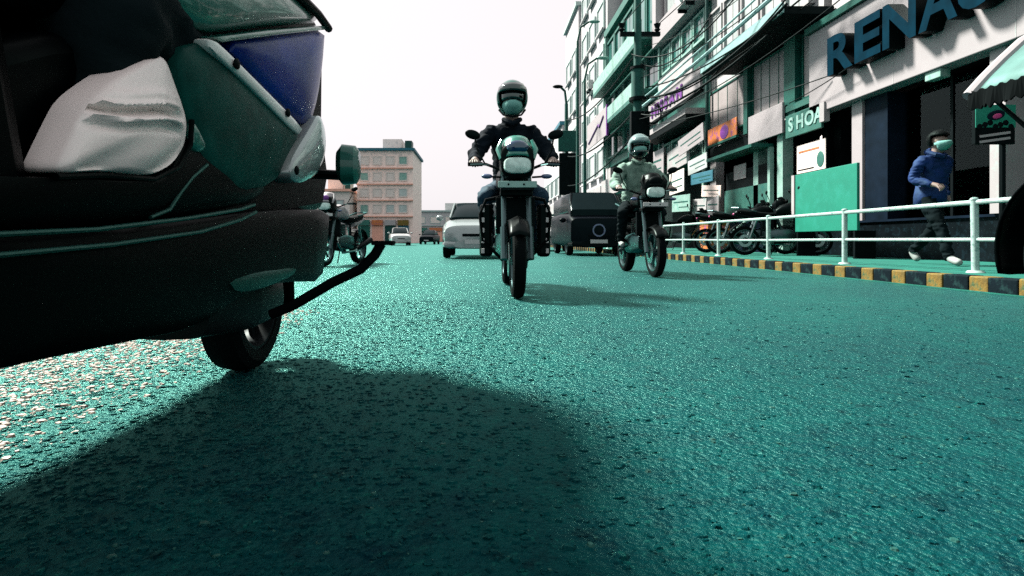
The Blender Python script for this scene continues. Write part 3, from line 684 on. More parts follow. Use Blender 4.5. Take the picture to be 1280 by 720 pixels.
# ------------------------------------------------------------------ people
def human(name, J, segs_mat, parent=None, label=None, cat='person', grip=None, scale=1.0, rad=None, hands=True):
    """one continuous skinned body; J joint -> (pos); material per bone"""
    Rd = dict(pelvis=.145, spine=.135, chest=.155, neckb=.085, headb=.062, head=.098, crown=.075, sh=.078, el=.054, wr=.033, palm=.034, hip=.105, kn=.066, an=.044, heel=.042, toe=.036)
    if rad: Rd.update(rad)
    V, E, RR, MI, idx = [], [], [], [], {}
    def add(k, p, r):
        idx[k] = len(V); V.append(Vector(p)); RR.append(r); return idx[k]
    def link(a, b, m): E.append((idx[a], idx[b])); MI.append(m)
    for k in ('pelvis', 'spine', 'chest', 'neckb', 'headb', 'head', 'crown'): add(k, J[k], Rd[k])
    top, leg, skin, shoe = segs_mat
    for a, b, m in (('pelvis', 'spine', top), ('spine', 'chest', top), ('chest', 'neckb', top), ('neckb', 'headb', skin), ('headb', 'head', skin), ('head', 'crown', skin)): link(a, b, m)
    nose = Vector(J['head']) + Vector(J.get('face', (0, -1, 0))) * .1 + Vector((0, 0, -.03))
    for s in 'LR':
        for k in ('sh', 'el', 'wr', 'hip', 'kn', 'an', 'toe'): add(k + s, J[k + s], Rd[k])
        link('chest', 'sh' + s, top); link('sh' + s, 'el' + s, top); link('el' + s, 'wr' + s, top)
        link('pelvis', 'hip' + s, leg); link('hip' + s, 'kn' + s, leg); link('kn' + s, 'an' + s, leg); link('an' + s, 'toe' + s, shoe)
        if hands:
            fwd, side, dn = [Vector(q).normalized() for q in J['hand' + s]]      # knuckle direction, index side, curl direction
            w_ = Vector(J['wr' + s]); pc = w_ + fwd * .055
            add('palm' + s, pc, Rd['palm']); link('wr' + s, 'palm' + s, skin)
            for q, (o_, ln) in enumerate(((.030, .95), (.010, 1.05), (-.010, 1.0), (-.030, .8))):
                a = add(f'f{q}a{s}', pc + fwd * .045 + side * o_, .0105); b = add(f'f{q}b{s}', pc + fwd * (.045 + .024 * ln) + side * o_ * 1.05 + dn * .022, .0095)
                c = add(f'f{q}c{s}', pc + fwd * (.045 + .012 * ln) + side * o_ * 1.05 + dn * .05 * ln, .0085)
                link('palm' + s, f'f{q}a{s}', skin); link(f'f{q}a{s}', f'f{q}b{s}', skin); link(f'f{q}b{s}', f'f{q}c{s}', skin)
            add('t1' + s, pc + side * .042 + fwd * .0 + dn * .012, .012); add('t2' + s, pc + side * .055 + fwd * .03 + dn * .035, .0095)
            link('palm' + s, 't1' + s, skin); link('t1' + s, 't2' + s, skin)
    me = bpy.data.meshes.new(name); me.from_pydata([tuple(q) for q in V], E, [])
    o = bpy.data.objects.new(name, me); COL.objects.link(o)
    md = o.modifiers.new('skin', 'SKIN'); md.use_smooth_shade = True; md.branch_smoothing = .6
    for k, sv in enumerate(me.skin_vertices[0].data): sv.radius = (RR[k], RR[k]); sv.use_root = (k == 0)
    sb = o.modifiers.new('sub', 'SUBSURF'); sb.levels = 3; sb.render_levels = 3
    dg = bpy.context.evaluated_depsgraph_get(); m2 = bpy.data.meshes.new_from_object(o.evaluated_get(dg))
    bpy.data.objects.remove(o)
    order = []
    for m in segs_mat:
        if m not in order: order.append(m)
    m2.materials.clear()
    for m in order: m2.materials.append(MATS[m])
    for p in m2.polygons:
        c = p.center; best = 9
        for (a, b), m in zip(E, MI):
            A, Bv = V[a], V[b]; t_ = max(0, min(1, (c - A).dot(Bv - A) / max(1e-9, (Bv - A).length_squared)))
            d_ = (c - A.lerp(Bv, t_)).length / (RR[a] * (1 - t_) + RR[b] * t_)
            if d_ < best: best = d_; mi = m
        p.material_index = order.index(mi); p.use_smooth = True
    cloth = {order.index(top), order.index(leg)}
    wt = {}
    for p in m2.polygons:
        if p.material_index in cloth:
            for vi in p.vertices: wt[vi] = wt.get(vi, 0) + 1
    from mathutils import noise as NZ
    offs = []
    for v_ in m2.vertices:
        if wt.get(v_.index, 0) >= 4:
            c = v_.co; w1 = NZ.noise(Vector((c.x * 9, c.y * 9, c.z * 22 + 5))); w2 = NZ.noise(Vector((c.x * 26 + 3, c.y * 26, c.z * 40)))
            ridge = 1 - abs(w1) * 2.2
            offs.append((v_, v_.normal * (.016 * ridge + .006 * w2)))
    for v_, d_ in offs: v_.co = v_.co + d_
    o = bpy.data.objects.new(name, m2); COL.objects.link(o)
    if parent: o.parent = parent
    if label: tag(o, label, cat)
    return o
def solid(o, t):
    m = o.modifiers.new('solid', 'SOLIDIFY'); m.thickness = t; m.offset = 0; return o

def rider_pose(hip_z=.92, lean=.0, hx=.35, hy=-.30, hz=1.08, peg=(.19, .18, .42), kx=.235, up=0.0):
    J = dict(pelvis=(0, .28, hip_z), spine=(0, .25 - lean * .3, hip_z + .2), chest=(0, .19 - lean * .7, hip_z + .42), neckb=(0, .15 - lean, hip_z + .56), headb=(0, .12 - lean, hip_z + .635 + up), head=(0, .09 - lean, hip_z + .74 + up), crown=(0, .1 - lean, hip_z + .82 + up))
    for s, k in (('L', -1), ('R', 1)):
        J['sh' + s] = (k * .185, .18 - lean, hip_z + .5); J['el' + s] = (k * .335, .02 - lean * .4, hip_z + .26); J['wr' + s] = (k * hx, hy + .1, hz + .035)
        J['hip' + s] = (k * .1, .25, hip_z - .04); J['kn' + s] = (k * kx, -.16, hip_z - .12); J['an' + s] = (k * peg[0], peg[1], peg[2] + .06); J['toe' + s] = (k * (peg[0] + .02), peg[1] - .17, peg[2] + .02)
        J['hand' + s] = ((k * .05, -1, -.15), (-k, 0, 0), (0, .25, -1))
    return J

def helmet(parent, c, m, style='open', tilt=0):
    """shell open at the face (-y)"""
    bm = B()
    ball(bm, (0, 0, 0), .135, .16, .155, 32, 22, keep=lambda d: not (d.y < -.035 and -.2 < d.z < (.035 if style == 'open' else .03) and abs(d.x) < .118) and d.z > -.125)
    o = solid(obj('helmet', bm, m, parent), .016); o.location = c
    bm = B(); ball(bm, (0, -.005, .03), .14, .165, .13, 28, 16, keep=lambda d: d.y < -.08 and .012 < d.z < .07); solid(obj('peak', bm, 'visor_black' if style == 'open' else m, o), .012)
    if style == 'open':
        bm = B(); ball(bm, (0, -.002, 0), .115, .145, .14, 28, 20, keep=lambda d: d.y < -.06 and -.035 < d.z < .02); solid(obj('sunglasses', bm, 'visor_black', o), .01)
    else:
        bm = B(); ball(bm, (0, -.01, -.02), .13, .165, .14, 28, 20, keep=lambda d: d.y < -.05 and -.125 < d.z < -.07); solid(obj('chin_bar', bm, 'visor_black', o), .02)
        bm = B(); ball(bm, (0, -.002, 0), .112, .14, .14, 28, 20, keep=lambda d: d.y < -.05 and -.01 < d.z < .03); solid(obj('sunglasses', bm, 'visor_black', o), .008)
    bm = B(); tube(bm, [(-.118, -.02, -.11), (-.08, -.06, -.165), (0, -.08, -.185), (.08, -.06, -.165), (.118, -.02, -.11)], .009, 6); obj('chin_strap', bm, 'near_black', o)
    return o
def face_mask(parent, c, m='mask_teal'):
    bm = B(); ball(bm, (0, 0, 0), .09, .118, .085, 24, 18, keep=lambda d: d.y < -.015 and d.z > -.078 and d.z < .035)
    for v_ in bm.verts:
        if v_.co.y < -.1: v_.co.y -= .012
    o = solid(obj('face_mask', bm, m, parent), .006); o.location = c; return o

# ------------------------------------------------------------------ motorcycles (built facing -y)
TYRE = [(-.05, -.07), (-.055, -.035), (-.042, -.01), (0, 0), (.042, -.01), (.055, -.035), (.05, -.07)]
def wheel(parent, y, Rw, wd, name='wheel', rimm='alloy', disc=True, x=0.0):
    t = obj(name, ring(B(), (x, y, Rw), Rw, [(a * wd / .055, b) for a, b in TYRE], 40), 'rubber', parent)
    bm = B(); k = wd / .055
    ring(bm, (x, y, Rw), Rw - .075, [(-.045 * k, .012), (-.045 * k, -.008), (-.02 * k, -.02), (.02 * k, -.02), (.045 * k, -.008), (.045 * k, .012)], 40)
    tube(bm, [(x - .05, y, Rw), (x + .05, y, Rw)], .045, 14)
    for q in range(5):
        a = q * 2 * math.pi / 5 + .3
        for da in (-.12, .12):
            tube(bm, [(x, y + math.cos(a) * .03, Rw + math.sin(a) * .03), (x, y + math.cos(a + da) * (Rw - .085), Rw + math.sin(a + da) * (Rw - .085))], .012, 6)
    obj('rim', bm, rimm, t)
    if disc: obj('brake_disc', ring(B(), (x - .07, y, Rw), .1, [(-.003, .03), (-.003, -.03), (.003, -.03), (.003, .03)], 32), 'metal', t)
    return t
def motorcycle(name, label, loc, rz=0, cowl='cowl_teal', screen='screen_blue', tank='bike_black', plate='plate_teal', guard=True, group=None, parked=False):
    t = thing(name, label, 'motorcycle', loc, rz, group)
    wheel(t, -.68, .30, .05); wheel(t, .66, .30, .062)
    for s in (-1, 1):
        bm = B(); tube(bm, [(s * .1, -.68, .30), (s * .1, -.6, .55)], .032, 10); tube(bm, [(s * .1, -.6, .55), (s * .1, -.44, 1.0)], .022, 10); obj('fork_leg', bm, 'alloy', t)
    bm = B()                                        # front mudguard
    for k in range(14):
        pass
    n = 16; rows = []
    for k in range(n):
        a = R(35) + R(120) * k / (n - 1); rows.append([bm.verts.new((x, -.68 - math.cos(a) * -.335 * -1, .30 + math.sin(a) * (.335 - abs(x) * .5))) for x in (-.075, -.05, 0, .05, .075)])
    for a, b in zip(rows, rows[1:]):
        for k in range(4): bm.faces.new((a[k], a[k + 1], b[k + 1], b[k]))
    solid(obj('front_mudguard', bm, 'bike_black', t), .006)
    # headlamp unit
    c = obj('headlamp_cowl', loft(B(), [(-.70, 0, 1.06, .10, .10), (-.68, 0, 1.06, .128, .13), (-.60, 0, 1.07, .14, .15), (-.48, 0, 1.06, .12, .13), (-.42, 0, 1.05, .06, .07)], 28, 3.2), 'bike_black', t)
    bm = B(); loft(bm, [(-.735, 0, 1.025, .07, .045), (-.725, 0, 1.025, .098, .06), (-.68, 0, 1.028, .112, .07)], 28, 3); obj('lens', bm, 'lens', c)
    bm = B()                                         # fly screen, curved back over the cowl
    rows = []
    for k in range(9):
        f = k / 8; z = 1.10 + .17 * f; y = -.735 + .12 * f ** 1.4; hw = .128 - .03 * f ** 3
        rows.append([bm.verts.new((hw * u, y + .09 * abs(u) ** 2.2, z - .02 * abs(u) ** 3)) for u in [i / 6 - 1 for i in range(13)]])
    for a, b in zip(rows, rows[1:]):
        for k in range(12): bm.faces.new((a[k], a[k + 1], b[k + 1], b[k]))
    solid(obj('fly_screen', bm, cowl, c), .008)
    bm = B(); ball(bm, (0, -.70, 1.165), .085, .04, .055, 20, 12); obj('screen_panel', bm, screen, c)
    for s in (-1, 1):
        bm = B(); tube(bm, [(s * .12, -.66, 1.08), (s * .145, -.62, 1.16), (s * .12, -.58, 1.24)], [.02, .024, .012], 8); obj('cowl_wing', bm, cowl, c)
    pl = obj('number_plate', box(B(), -.15, .15, -.70, -.692, .855, .905), plate, t, smooth=False, bevel=.004)
    bm = B()
    for x in (-.07, .05): tube(bm, [(x, -.706, .88), (x, -.69, .88)], .008, 8)
    obj('plate_screw', bm, 'near_black', pl)
    pbox('plate_bracket', 'bike_frame', t, -.13, .13, -.688, -.6, .84, .9)
    obj('fork_yoke', box(B(), -.13, .13, -.58, -.44, .80, .85), 'bike_black', t, smooth=False, bevel=.01); 
    # handlebar
    bar = obj('handlebar', tube(B(), [(-.38, -.30, 1.09), (-.24, -.33, 1.085), (-.12, -.40, 1.03), (.12, -.40, 1.03), (.24, -.33, 1.085), (.38, -.30, 1.09)], .012, 8), 'bike_black', t)
    for s in (-1, 1):
        obj('grip', tube(B(), [(s * .27, -.322, 1.087), (s * .39, -.298, 1.09)], .019, 10), 'rubber', bar)
        obj('lever', tube(B(), [(s * .22, -.36, 1.07), (s * .27, -.40, 1.075), (s * .37, -.375, 1.075)], .007, 6), 'alloy', bar)
        m_ = obj('mirror', tube(B(), [(s * .25, -.34, 1.09), (s * .31, -.32, 1.2), (s * .335, -.27, 1.32)], .007, 6), 'bike_black', t)
        bm = B(); ball(bm, (0, 0, 0), .068, .02, .04, 18, 10); q = obj('mirror_head', bm, 'bike_black', m_); q.location = (s * .352, -.265, 1.345); q.rotation_euler = (0, s * -.25, s * -.1)
        i_ = obj('indicator', tube(B(), [(s * .12, -.6, .945), (s * .2, -.6, .95)], .009, 6), 'bike_black', t)
        obj('indicator_lens', ball(B(), (s * .235, -.605, .952), .045, .026, .02, 14, 8), 'lens_amber', i_)
    # tank, seat, tail
    obj('fuel_tank', loft(B(), [(-.42, 0, .92, .06, .07), (-.36, 0, .94, .13, .12), (-.2, 0, .95, .155, .135), (-.02, 0, .92, .13, .11), (.08, 0, .88, .09, .06)], 24, 2.6), tank, t)
    obj('seat', loft(B(), [(.04, 0, .83, .08, .05), (.2, 0, .82, .125, .055), (.45, 0, .85, .125, .055), (.72, 0, .9, .09, .05), (.8, 0, .91, .05, .03)], 20, 3), 'rubber', t)
    tl = obj('tail_unit', loft(B(), [(.3, 0, .74, .1, .05), (.6, 0, .79, .09, .05), (.85, 0, .86, .05, .035)], 16, 3), tank, t)
    obj('tail_lamp', ball(B(), (0, .87, .855), .045, .02, .025, 12, 8), 'pink_print', tl)
    bm = B(); tube(bm, [(.1, .45, .9), (.12, .8, .98), (0, .9, .99), (-.12, .8, .98), (-.1, .45, .9)], .013, 8); obj('grab_rail', bm, 'alloy', t)
    # engine and frame
    e = obj('engine', loft(B(), [(-.3, 0, .42, .1, .1), (-.15, 0, .42, .15, .14), (.15, 0, .40, .16, .13), (.25, 0, .40, .1, .1)], 16, 4), 'alloy', t)
    bm = B()
    for k in range(7): box(bm, -.11, .11, -.3 + k * .012, -.08 + k * .012, .55 + k * .028, .565 + k * .028)
    obj('cylinder_fins', bm, 'bike_frame', e, smooth=False)
    bm = B(); tube(bm, [(0, -.44, .96), (0, -.36, .6), (0, -.28, .28), (0, .1, .25)], .025, 8); tube(bm, [(0, -.42, .86), (0, 0, .78), (0, .3, .74), (0, .35, .4)], .022, 8)
    for s in (-1, 1): tube(bm, [(s * .09, .25, .38), (s * .1, .66, .30)], .022, 8)
    obj('frame', bm, 'bike_frame', t)
    obj('radiator', box(B(), -.16, .16, -.44, -.39, .5, .8), 'near_black', t, smooth=False, bevel=.01)
    x_ = obj('exhaust', tube(B(), [(.06, -.26, .6), (.09, -.38, .4), (.1, -.2, .22), (.14, .2, .25), (.15, .35, .3)], .02, 8), 'metal', t)
    obj('silencer', tube(B(), [(.15, .3, .29), (.17, .4, .33), (.19, .82, .45)], [.03, .05, .055], 12), 'bike_black', x_)
    for s in (-1, 1):
        obj('footpeg', tube(B(), [(s * .1, .16, .36), (s * .24, .16, .36)], .014, 8), 'rubber', t)
        obj('shock', tube(B(), [(s * .11, .58, .36), (s * .11, .46, .72)], .026, 8), 'metal', t)
    if guard:
        for s in (-1, 1):
            g = obj('crash_guard', tube(B(), [(s * .05, -.4, .82), (s * .24, -.4, .78), (s * .29, -.4, .66), (s * .27, -.4, .45), (s * .1, -.36, .28)], .014, 8), 'bike_black', t)
            obj('leg_shield', box(B(), -.055, .055, -.05, .05, -.24, .2), 'bike_black', g, smooth=False, bevel=.03).location = (s * .24, -.34, .55)
            for k in range(5):
                obj('reflector', box(B(), -.012, .012, -.006, .006, -.02, .02), 'plate_white', g, smooth=False, bevel=.003).location = (s * .265, -.403, .36 + k * .085)
    bm = B()
    n = 12; rows = []
    for k in range(n):
        a = R(20) + R(110) * k / (n - 1); rows.append([bm.verts.new((x, .66 + math.cos(a) * .36, .30 + math.sin(a) * .36)) for x in (-.08, -.04, .04, .08)])
    for a, b in zip(rows, rows[1:]):
        for k in range(3): bm.faces.new((a[k], a[k + 1], b[k + 1], b[k]))
    solid(obj('rear_mudguard', bm, 'bike_black', t), .006)
    if parked: obj('side_stand', tube(B(), [(-.1, .1, .3), (-.2, .2, .02)], .011, 6), 'bike_frame', t)
    return t

# the front rider
mX, mY = .29, 5.02
mc1 = motorcycle('motorcycle', 'dark motorcycle with green fly screen and big headlamp, nearest rider', (mX, mY, 0))
J = rider_pose(.955, lean=.02, hx=.335, hz=1.095, hy=-.3, peg=(.2, .17, .36), kx=.25)
person = human('person', J, ('jacket_black', 'denim_blue', 'skin', 'shoe_dark'), label='person in black jacket and blue jeans, teal mask and green helmet, riding nearest motorcycle', rad=dict(chest=.168, spine=.15, sh=.09, el=.066, wr=.042))
person.location = (mX, mY, 0)
hc = (0, .055, 1.735)
h_ = helmet(person, hc, 'helmet_teal'); face_mask(person, (0, .03, 1.655))
bm = B(); tube(bm, [(-.075, .07, 1.545), (-.05, .01, 1.52), (0, -.025, 1.49), (.05, .01, 1.52), (.075, .07, 1.545)], .022, 8); obj('collar', bm, 'jacket_black', person)

# the second rider
rX, rY = 2.12, 7.45
mc2 = motorcycle('motorcycle', 'dark motorcycle without side shields, ridden by person in grey jacket', (rX, rY, 0), cowl='bike_black', screen='near_black', plate='plate_white', guard=False)
J = rider_pose(.93, lean=.05, hx=.335, hz=1.095, peg=(.2, .17, .36), kx=.26)
p2_ = human('person', J, ('jacket_grey', 'trouser_dark', 'skin', 'shoe_white'), label='person in grey-green jacket and grey helmet riding the farther motorcycle', rad=dict(chest=.175, spine=.16, sh=.095, el=.072, wr=.045))
p2_.location = (rX, rY, 0)
helmet(p2_, (0, .02, 1.705), 'helmet_grey', 'full'); face_mask(p2_, (0, -.005, 1.65))
bm = B(); tube(bm, [(-.075, .05, 1.52), (0, -.04, 1.47), (.075, .05, 1.52)], .024, 8); obj('collar', bm, 'jacket_grey', p2_)

# parked machines behind the railing
pk = motorcycle('motorcycle', 'black motorcycle parked behind the railing, nearest the kiosk', (6.1, 12.6, SW), R(70), cowl='bike_black', screen='near_black', plate='plate_white', guard=False, group='motorcycles parked behind the railing', parked=True)
for x, y, a, l in ((6.2, 13.6, 62, 'black motorcycle parked behind the railing, second from the hoarding'), (6.15, 11.5, 75, 'black motorcycle parked behind the railing right beside the green hoarding'), (6.1, 17.0, 58, 'black motorcycle parked behind the railing, farthest of the row')):
    c = copy_tree(pk); c.location = (x, y, SW); c.rotation_euler = (0, 0, R(a)); c['label'] = l
wm = motorcycle('motorcycle', 'white and purple motorcycle standing behind the scooter at left', (-2.5, 10.2, 0), R(-12), cowl='white_clean', screen='purple_print', tank='white_clean', plate='plate_white', guard=False, parked=True)

# pedestrian on the pavement
ped_c = Vector((5.76, 7.14, SW))
J = dict(pelvis=(0, .02, .88), spine=(0, .0, 1.06), chest=(0, -.05, 1.26), neckb=(0, -.07, 1.39), headb=(0, -.09, 1.46), head=(.0, -.115, 1.55), crown=(0, -.10, 1.63))
J.update(shL=(-.18, -.04, 1.34), elL=(-.24, .03, 1.08), wrL=(-.2, -.2, 1.0), shR=(.18, -.05, 1.34), elR=(.25, .1, 1.1), wrR=(.24, .02, .88),
         hipL=(-.09, .0, .83), knL=(-.1, -.22, .48), anL=(-.1, -.34, .085), toeL=(-.11, -.5, .035), hipR=(.09, .03, .83), knR=(.1, .06, .46), anR=(.1, .40, .16), toeR=(.11, .30, .035),
         handL=((.3, -1, -.3), (.6, 0, .5), (.2, .2, -1)), handR=((0, -.3, -1), (-.3, -1, 0), (-1, 0, -.3)))
ped = human('person', J, ('jacket_blue', 'trouser_dark', 'skin', 'shoe_white'), label='person in bright blue jacket and teal mask walking behind the railing', rad=dict(chest=.14, spine=.132, pelvis=.13, sh=.07, el=.055, wr=.036, an=.05, toe=.046))
ped.location = ped_c; ped.rotation_euler = (0, 0, R(6))
o = face_mask(ped, (0, -.125, 1.515)); o.scale = (1.02, 1, 1)
bm = B(); ball(bm, (0, -.092, 1.58), .108, .118, .112, 24, 18, keep=lambda d: d.z > .03 or (d.y > -.01 and d.z > -.075)); solid(obj('hair', bm, 'hair', ped), .02)
bm = B(); tube(bm, [(-.09, -.02, 1.43), (0, .04, 1.46), (.09, -.02, 1.43), (.06, -.12, 1.38), (0, -.15, 1.36), (-.06, -.12, 1.38), (-.09, -.02, 1.43)], .032, 8); obj('collar', bm, 'jacket_blue', ped)
bm = B(); loft(bm, [(.0, 0, 0, .02, .02)] , 4) if False else None
bm.free()
bm = B()
rings_ = []
for z, rx, ry in ((.74, .165, .15), (.86, .172, .16), (1.0, .16, .15)):
    rings_.append([bm.verts.new((rx * math.cos(a / 20 * 6.2832), .02 - (z - .88) * .12 + ry * math.sin(a / 20 * 6.2832), z + .012 * math.sin(a * 1.7))) for a in range(20)])
for a, b in zip(rings_, rings_[1:]):
    for k in range(20): bm.faces.new((a[k], a[(k + 1) % 20], b[(k + 1) % 20], b[k]))
solid(obj('jacket_hem', bm, 'jacket_blue', ped), .012)

# ------------------------------------------------------------------ cars
def car(name, label, loc, rz, paint, van=False, cat='car'):
    t = thing(name, label, cat, loc, rz)
    if van:
        body = [(-2.05, 0, .6, .55, .25), (-1.95, 0, .68, .76, .38), (-1.6, 0, .74, .82, .48), (0, 0, .78, .84, .52), (1.9, 0, .78, .83, .52), (2.02, 0, .76, .78, .48)]
        cab = [(-1.75, 0, 1.2, .74, .12), (-1.2, 0, 1.5, .74, .34), (0, 0, 1.52, .76, .36), (1.9, 0, 1.5, .74, .35), (1.98, 0, 1.45, .7, .3)]
    else:
        body = [(-1.98, 0, .52, .5, .16), (-1.9, 0, .54, .72, .26), (-1.4, 0, .60, .80, .34), (-.8, 0, .63, .82, .37), (.9, 0, .64, .82, .38), (1.6, 0, .66, .80, .36), (1.92, 0, .64, .72, .3), (1.98, 0, .6, .55, .2)]
        cab = [(-.95, 0, .99, .66, .05), (-.35, 0, 1.17, .64, .26), (.3, 0, 1.2, .64, .28), (1.1, 0, 1.15, .62, .26), (1.75, 0, 1.0, .6, .06)]
    bd = obj('body', loft(B(), body, 32, 7 if van else 4), paint, t); g = obj('greenhouse', loft(B(), cab, 32, 6 if van else 3.6), 'car_glass', t)
    roof = [(a, c, z + h * .985 - .02, w_ * .78, .028) for a, c, z, w_, h in cab[1:-1]]
    obj('roof', loft(B(), roof, 20, 4), paint, t)
    for s in (-1, 1):
        for a, b in zip(cab, cab[1:]):
            pass
        obj('pillar', tube(B(), [(s * (cab[0][3] - .02), cab[0][0], cab[0][2] + .02), (s * cab[1][3] * .86, cab[1][0], cab[1][2] + cab[1][4] * .93)], .03, 6), paint, t)
        obj('pillar', tube(B(), [(s * (cab[-1][3] - .02), cab[-1][0], cab[-1][2] + .02), (s * cab[-2][3] * .86, cab[-2][0], cab[-2][2] + cab[-2][4] * .93)], .03, 6), paint, t)
        h_ = obj('headlight', ball(B(), (s * .58, body[1][0] + .06, body[1][2] + .1), .17, .09, .07, 16, 10), 'lens', t)
        m_ = obj('door_mirror', ball(B(), (s * .92, cab[0][0] + .25, 1.02), .1, .06, .07, 14, 8), paint, t)
        for y in (-1.25, 1.25): wheel(t, y, .30, .09, x=s * .70, disc=False)
    obj('grille', box(B(), -.3, .3, body[0][0] - .012, body[0][0] + .05, .53, .6), 'near_black', t, smooth=False, bevel=.015)
    obj('number_plate', box(B(), -.24, .24, body[0][0] - .03, body[0][0] - .015, .36, .46), 'plate_white', t, smooth=False)
    obj('bumper', loft(B(), [(body[0][0] - .02, 0, .34, .5, .08), (body[0][0] + .06, 0, .34, .74, .1), (body[0][0] + .4, 0, .34, .8, .1)], 20, 4), 'near_black' if paint == 'dark_car' else paint, t)
    return t
car('car', 'silver car following behind the nearest motorcycle', (-.12, 15.2, 0), R(0), 'silver_paint')
car('car', 'white car far behind, beside the thin green pole', (2.75, 24, 0), 0, 'white_car')
car('car', 'small white car parked far left before the peach block', (-6.6, 46, 0), R(12), 'white_car')
car('car', 'small dark car far off at the street end, left of the silver car', (-5.2, 58, 0), R(-5), 'dark_car')
vn = car('van', 'dark van parked at the kerb behind the farther rider', (3.3, 17.6, 0), 0, 'dark_car', van=True, cat='van')
bm = B(); ring(bm, (0, 0, 0), .16, [(-.01, .02), (-.01, -.02), (.01, -.02), (.01, .02)], 24); o = obj('emblem', bm, 'lens_amber', vn); o.rotation_euler = (0, 0, R(90)); o.location = (0, -2.065, .72)
sc_ = car('car', 'dark car displayed inside the showroom with pale front plate', (FX + 2.7, 7.9, FZ + .02), R(-90), 'dark_car')
for ch in sc_.children:
    if ch.name.startswith('number_plate'): ch.data.materials[0] = MATS['teal_pale']

# ------------------------------------------------------------------ hanging sign by the right pillar
sg = thing('projecting_sign', 'small green sign with pink emblem and two white lines by the pillar', 'sign', (5.9, yy(1244, 5.9), 0)); 
z0, z1 = zz(1244, 180, 5.9), zz(1244, 131, 5.9); k_ = F / sg.location.y
hw = 25 / k_
pbox('panel', 'near_black', sg, -hw, hw, 0, .05, z0, z1, .006); pbox('panel_print', 'teal_board', sg, -hw, hw, -.008, -.001, z0 + (z1 - z0) * .42, z1)
o = obj('emblem', ball(B(), (0, 0, 0), hw * .46, .01, hw * .24, 20, 10), 'dark_navy', sg); o.location = (0, -.012, z1 - .12); o.rotation_euler = (0, R(-14), 0)
obj('emblem_core', ball(B(), (.0, -.012, -.015), hw * .24, .008, hw * .13, 16, 8), 'pink_print', o)
for q in (.10, .24):
    o = pbox('text_line', 'white_clean', sg, -hw * .8, hw * .75, -.006, -.001, -.012, .016); o.location = (0, 0, z0 + (z1 - z0) * q); o.rotation_euler = (0, R(-8), 0)
bm = B()
for k in range(7): ball(bm, (-hw * .8 + k * hw * .26, -.006, z0 + (z1 - z0) * (.44 + .05 * (k % 3))), hw * .17, .005, hw * .16, 10, 6)
obj('skyline_print', bm, 'near_black', sg)
obj('post', tube(B(), [(hw * .6, .06, SW), (hw * .6, .06, z1 - .05)], .03, 8), 'near_black', sg)

# ------------------------------------------------------------------ cycle rickshaw at the right edge
rk = thing('cycle_rickshaw', 'cycle rickshaw with green fringed hood, cut off by the right edge', 'rickshaw', (3.35, 2.72, 0))
def rwheel(x, y, Rw):
    t = obj('wheel', ring(B(), (x, y, Rw), Rw, [(-.022, -.035), (-.025, -.012), (0, 0), (.025, -.012), (.022, -.035)], 44), 'rubber', rk)
    obj('rim', ring(B(), (x, y, Rw), Rw - .035, [(-.016, .006), (-.016, -.012), (.016, -.012), (.016, .006)], 44), 'metal', t)
    bm = B(); tube(bm, [(x - .05, y, Rw), (x + .05, y, Rw)], .025, 10)
    for q in range(24):
        a = q * 2 * math.pi / 24; tube(bm, [(x + (.03 if q % 2 else -.03), y, Rw), (x, y + math.cos(a) * (Rw - .045), Rw + math.sin(a) * (Rw - .045))], .0025, 4, cap=False)
    obj('spokes', bm, 'metal', t); return t
rwheel(-.35, 0, .36); rwheel(.35, 0, .36)
for s in (-1, 1):
    bm = B(); rows = []
    for k in range(26):
        a = R(-18) + R(190) * k / 25; rows.append([bm.verts.new((s * .35 + x, math.cos(a) * (.47 - abs(x) * .3), .40 + math.sin(a) * (.47 - abs(x) * .3))) for x in (-.09, -.06, 0, .06, .09)])
    for a, b in zip(rows, rows[1:]):
        for k in range(4): bm.faces.new((a[k], a[k + 1], b[k + 1], b[k]))
    solid(obj('mudguard', bm, 'scoot_black', rk), .012)
obj('axle', tube(B(), [(-.38, 0, .36), (.38, 0, .36)], .018, 8), 'bike_frame', rk)
obj('seat', loft(B(), [(-.3, 0, .82, .32, .06), (.22, 0, .82, .32, .06)], 20, 5), 'pink_print', rk)
obj('seat_box', box(B(), -.33, .33, -.3, .3, .45, .755), 'teal_dark', rk, smooth=False, bevel=.02)
obj('backrest', loft(B(), [(.2, 0, 1.08, .34, .22), (.29, 0, 1.08, .34, .22)], 20, 5), 'pink_print', rk)
bm = B(); tube(bm, [(0, -.3, .55), (0, -1.0, .5), (0, -1.5, .75)], .02, 8); tube(bm, [(0, -1.0, .5), (0, -1.05, .95)], .018, 8); tube(bm, [(0, -1.5, .75), (0, -1.72, .34)], .018, 8); tube(bm, [(-.28, -1.35, 1.05), (0, -1.48, 1.02), (.28, -1.35, 1.05)], .013, 8); obj('frame', bm, 'bike_frame', rk)
obj('saddle', loft(B(), [(-1.2, 0, .98, .03, .025), (-1.05, 0, .99, .09, .035), (-.96, 0, .99, .08, .03)], 14, 2.5), 'rubber', rk)
t = rwheel(0, -1.75, .34)
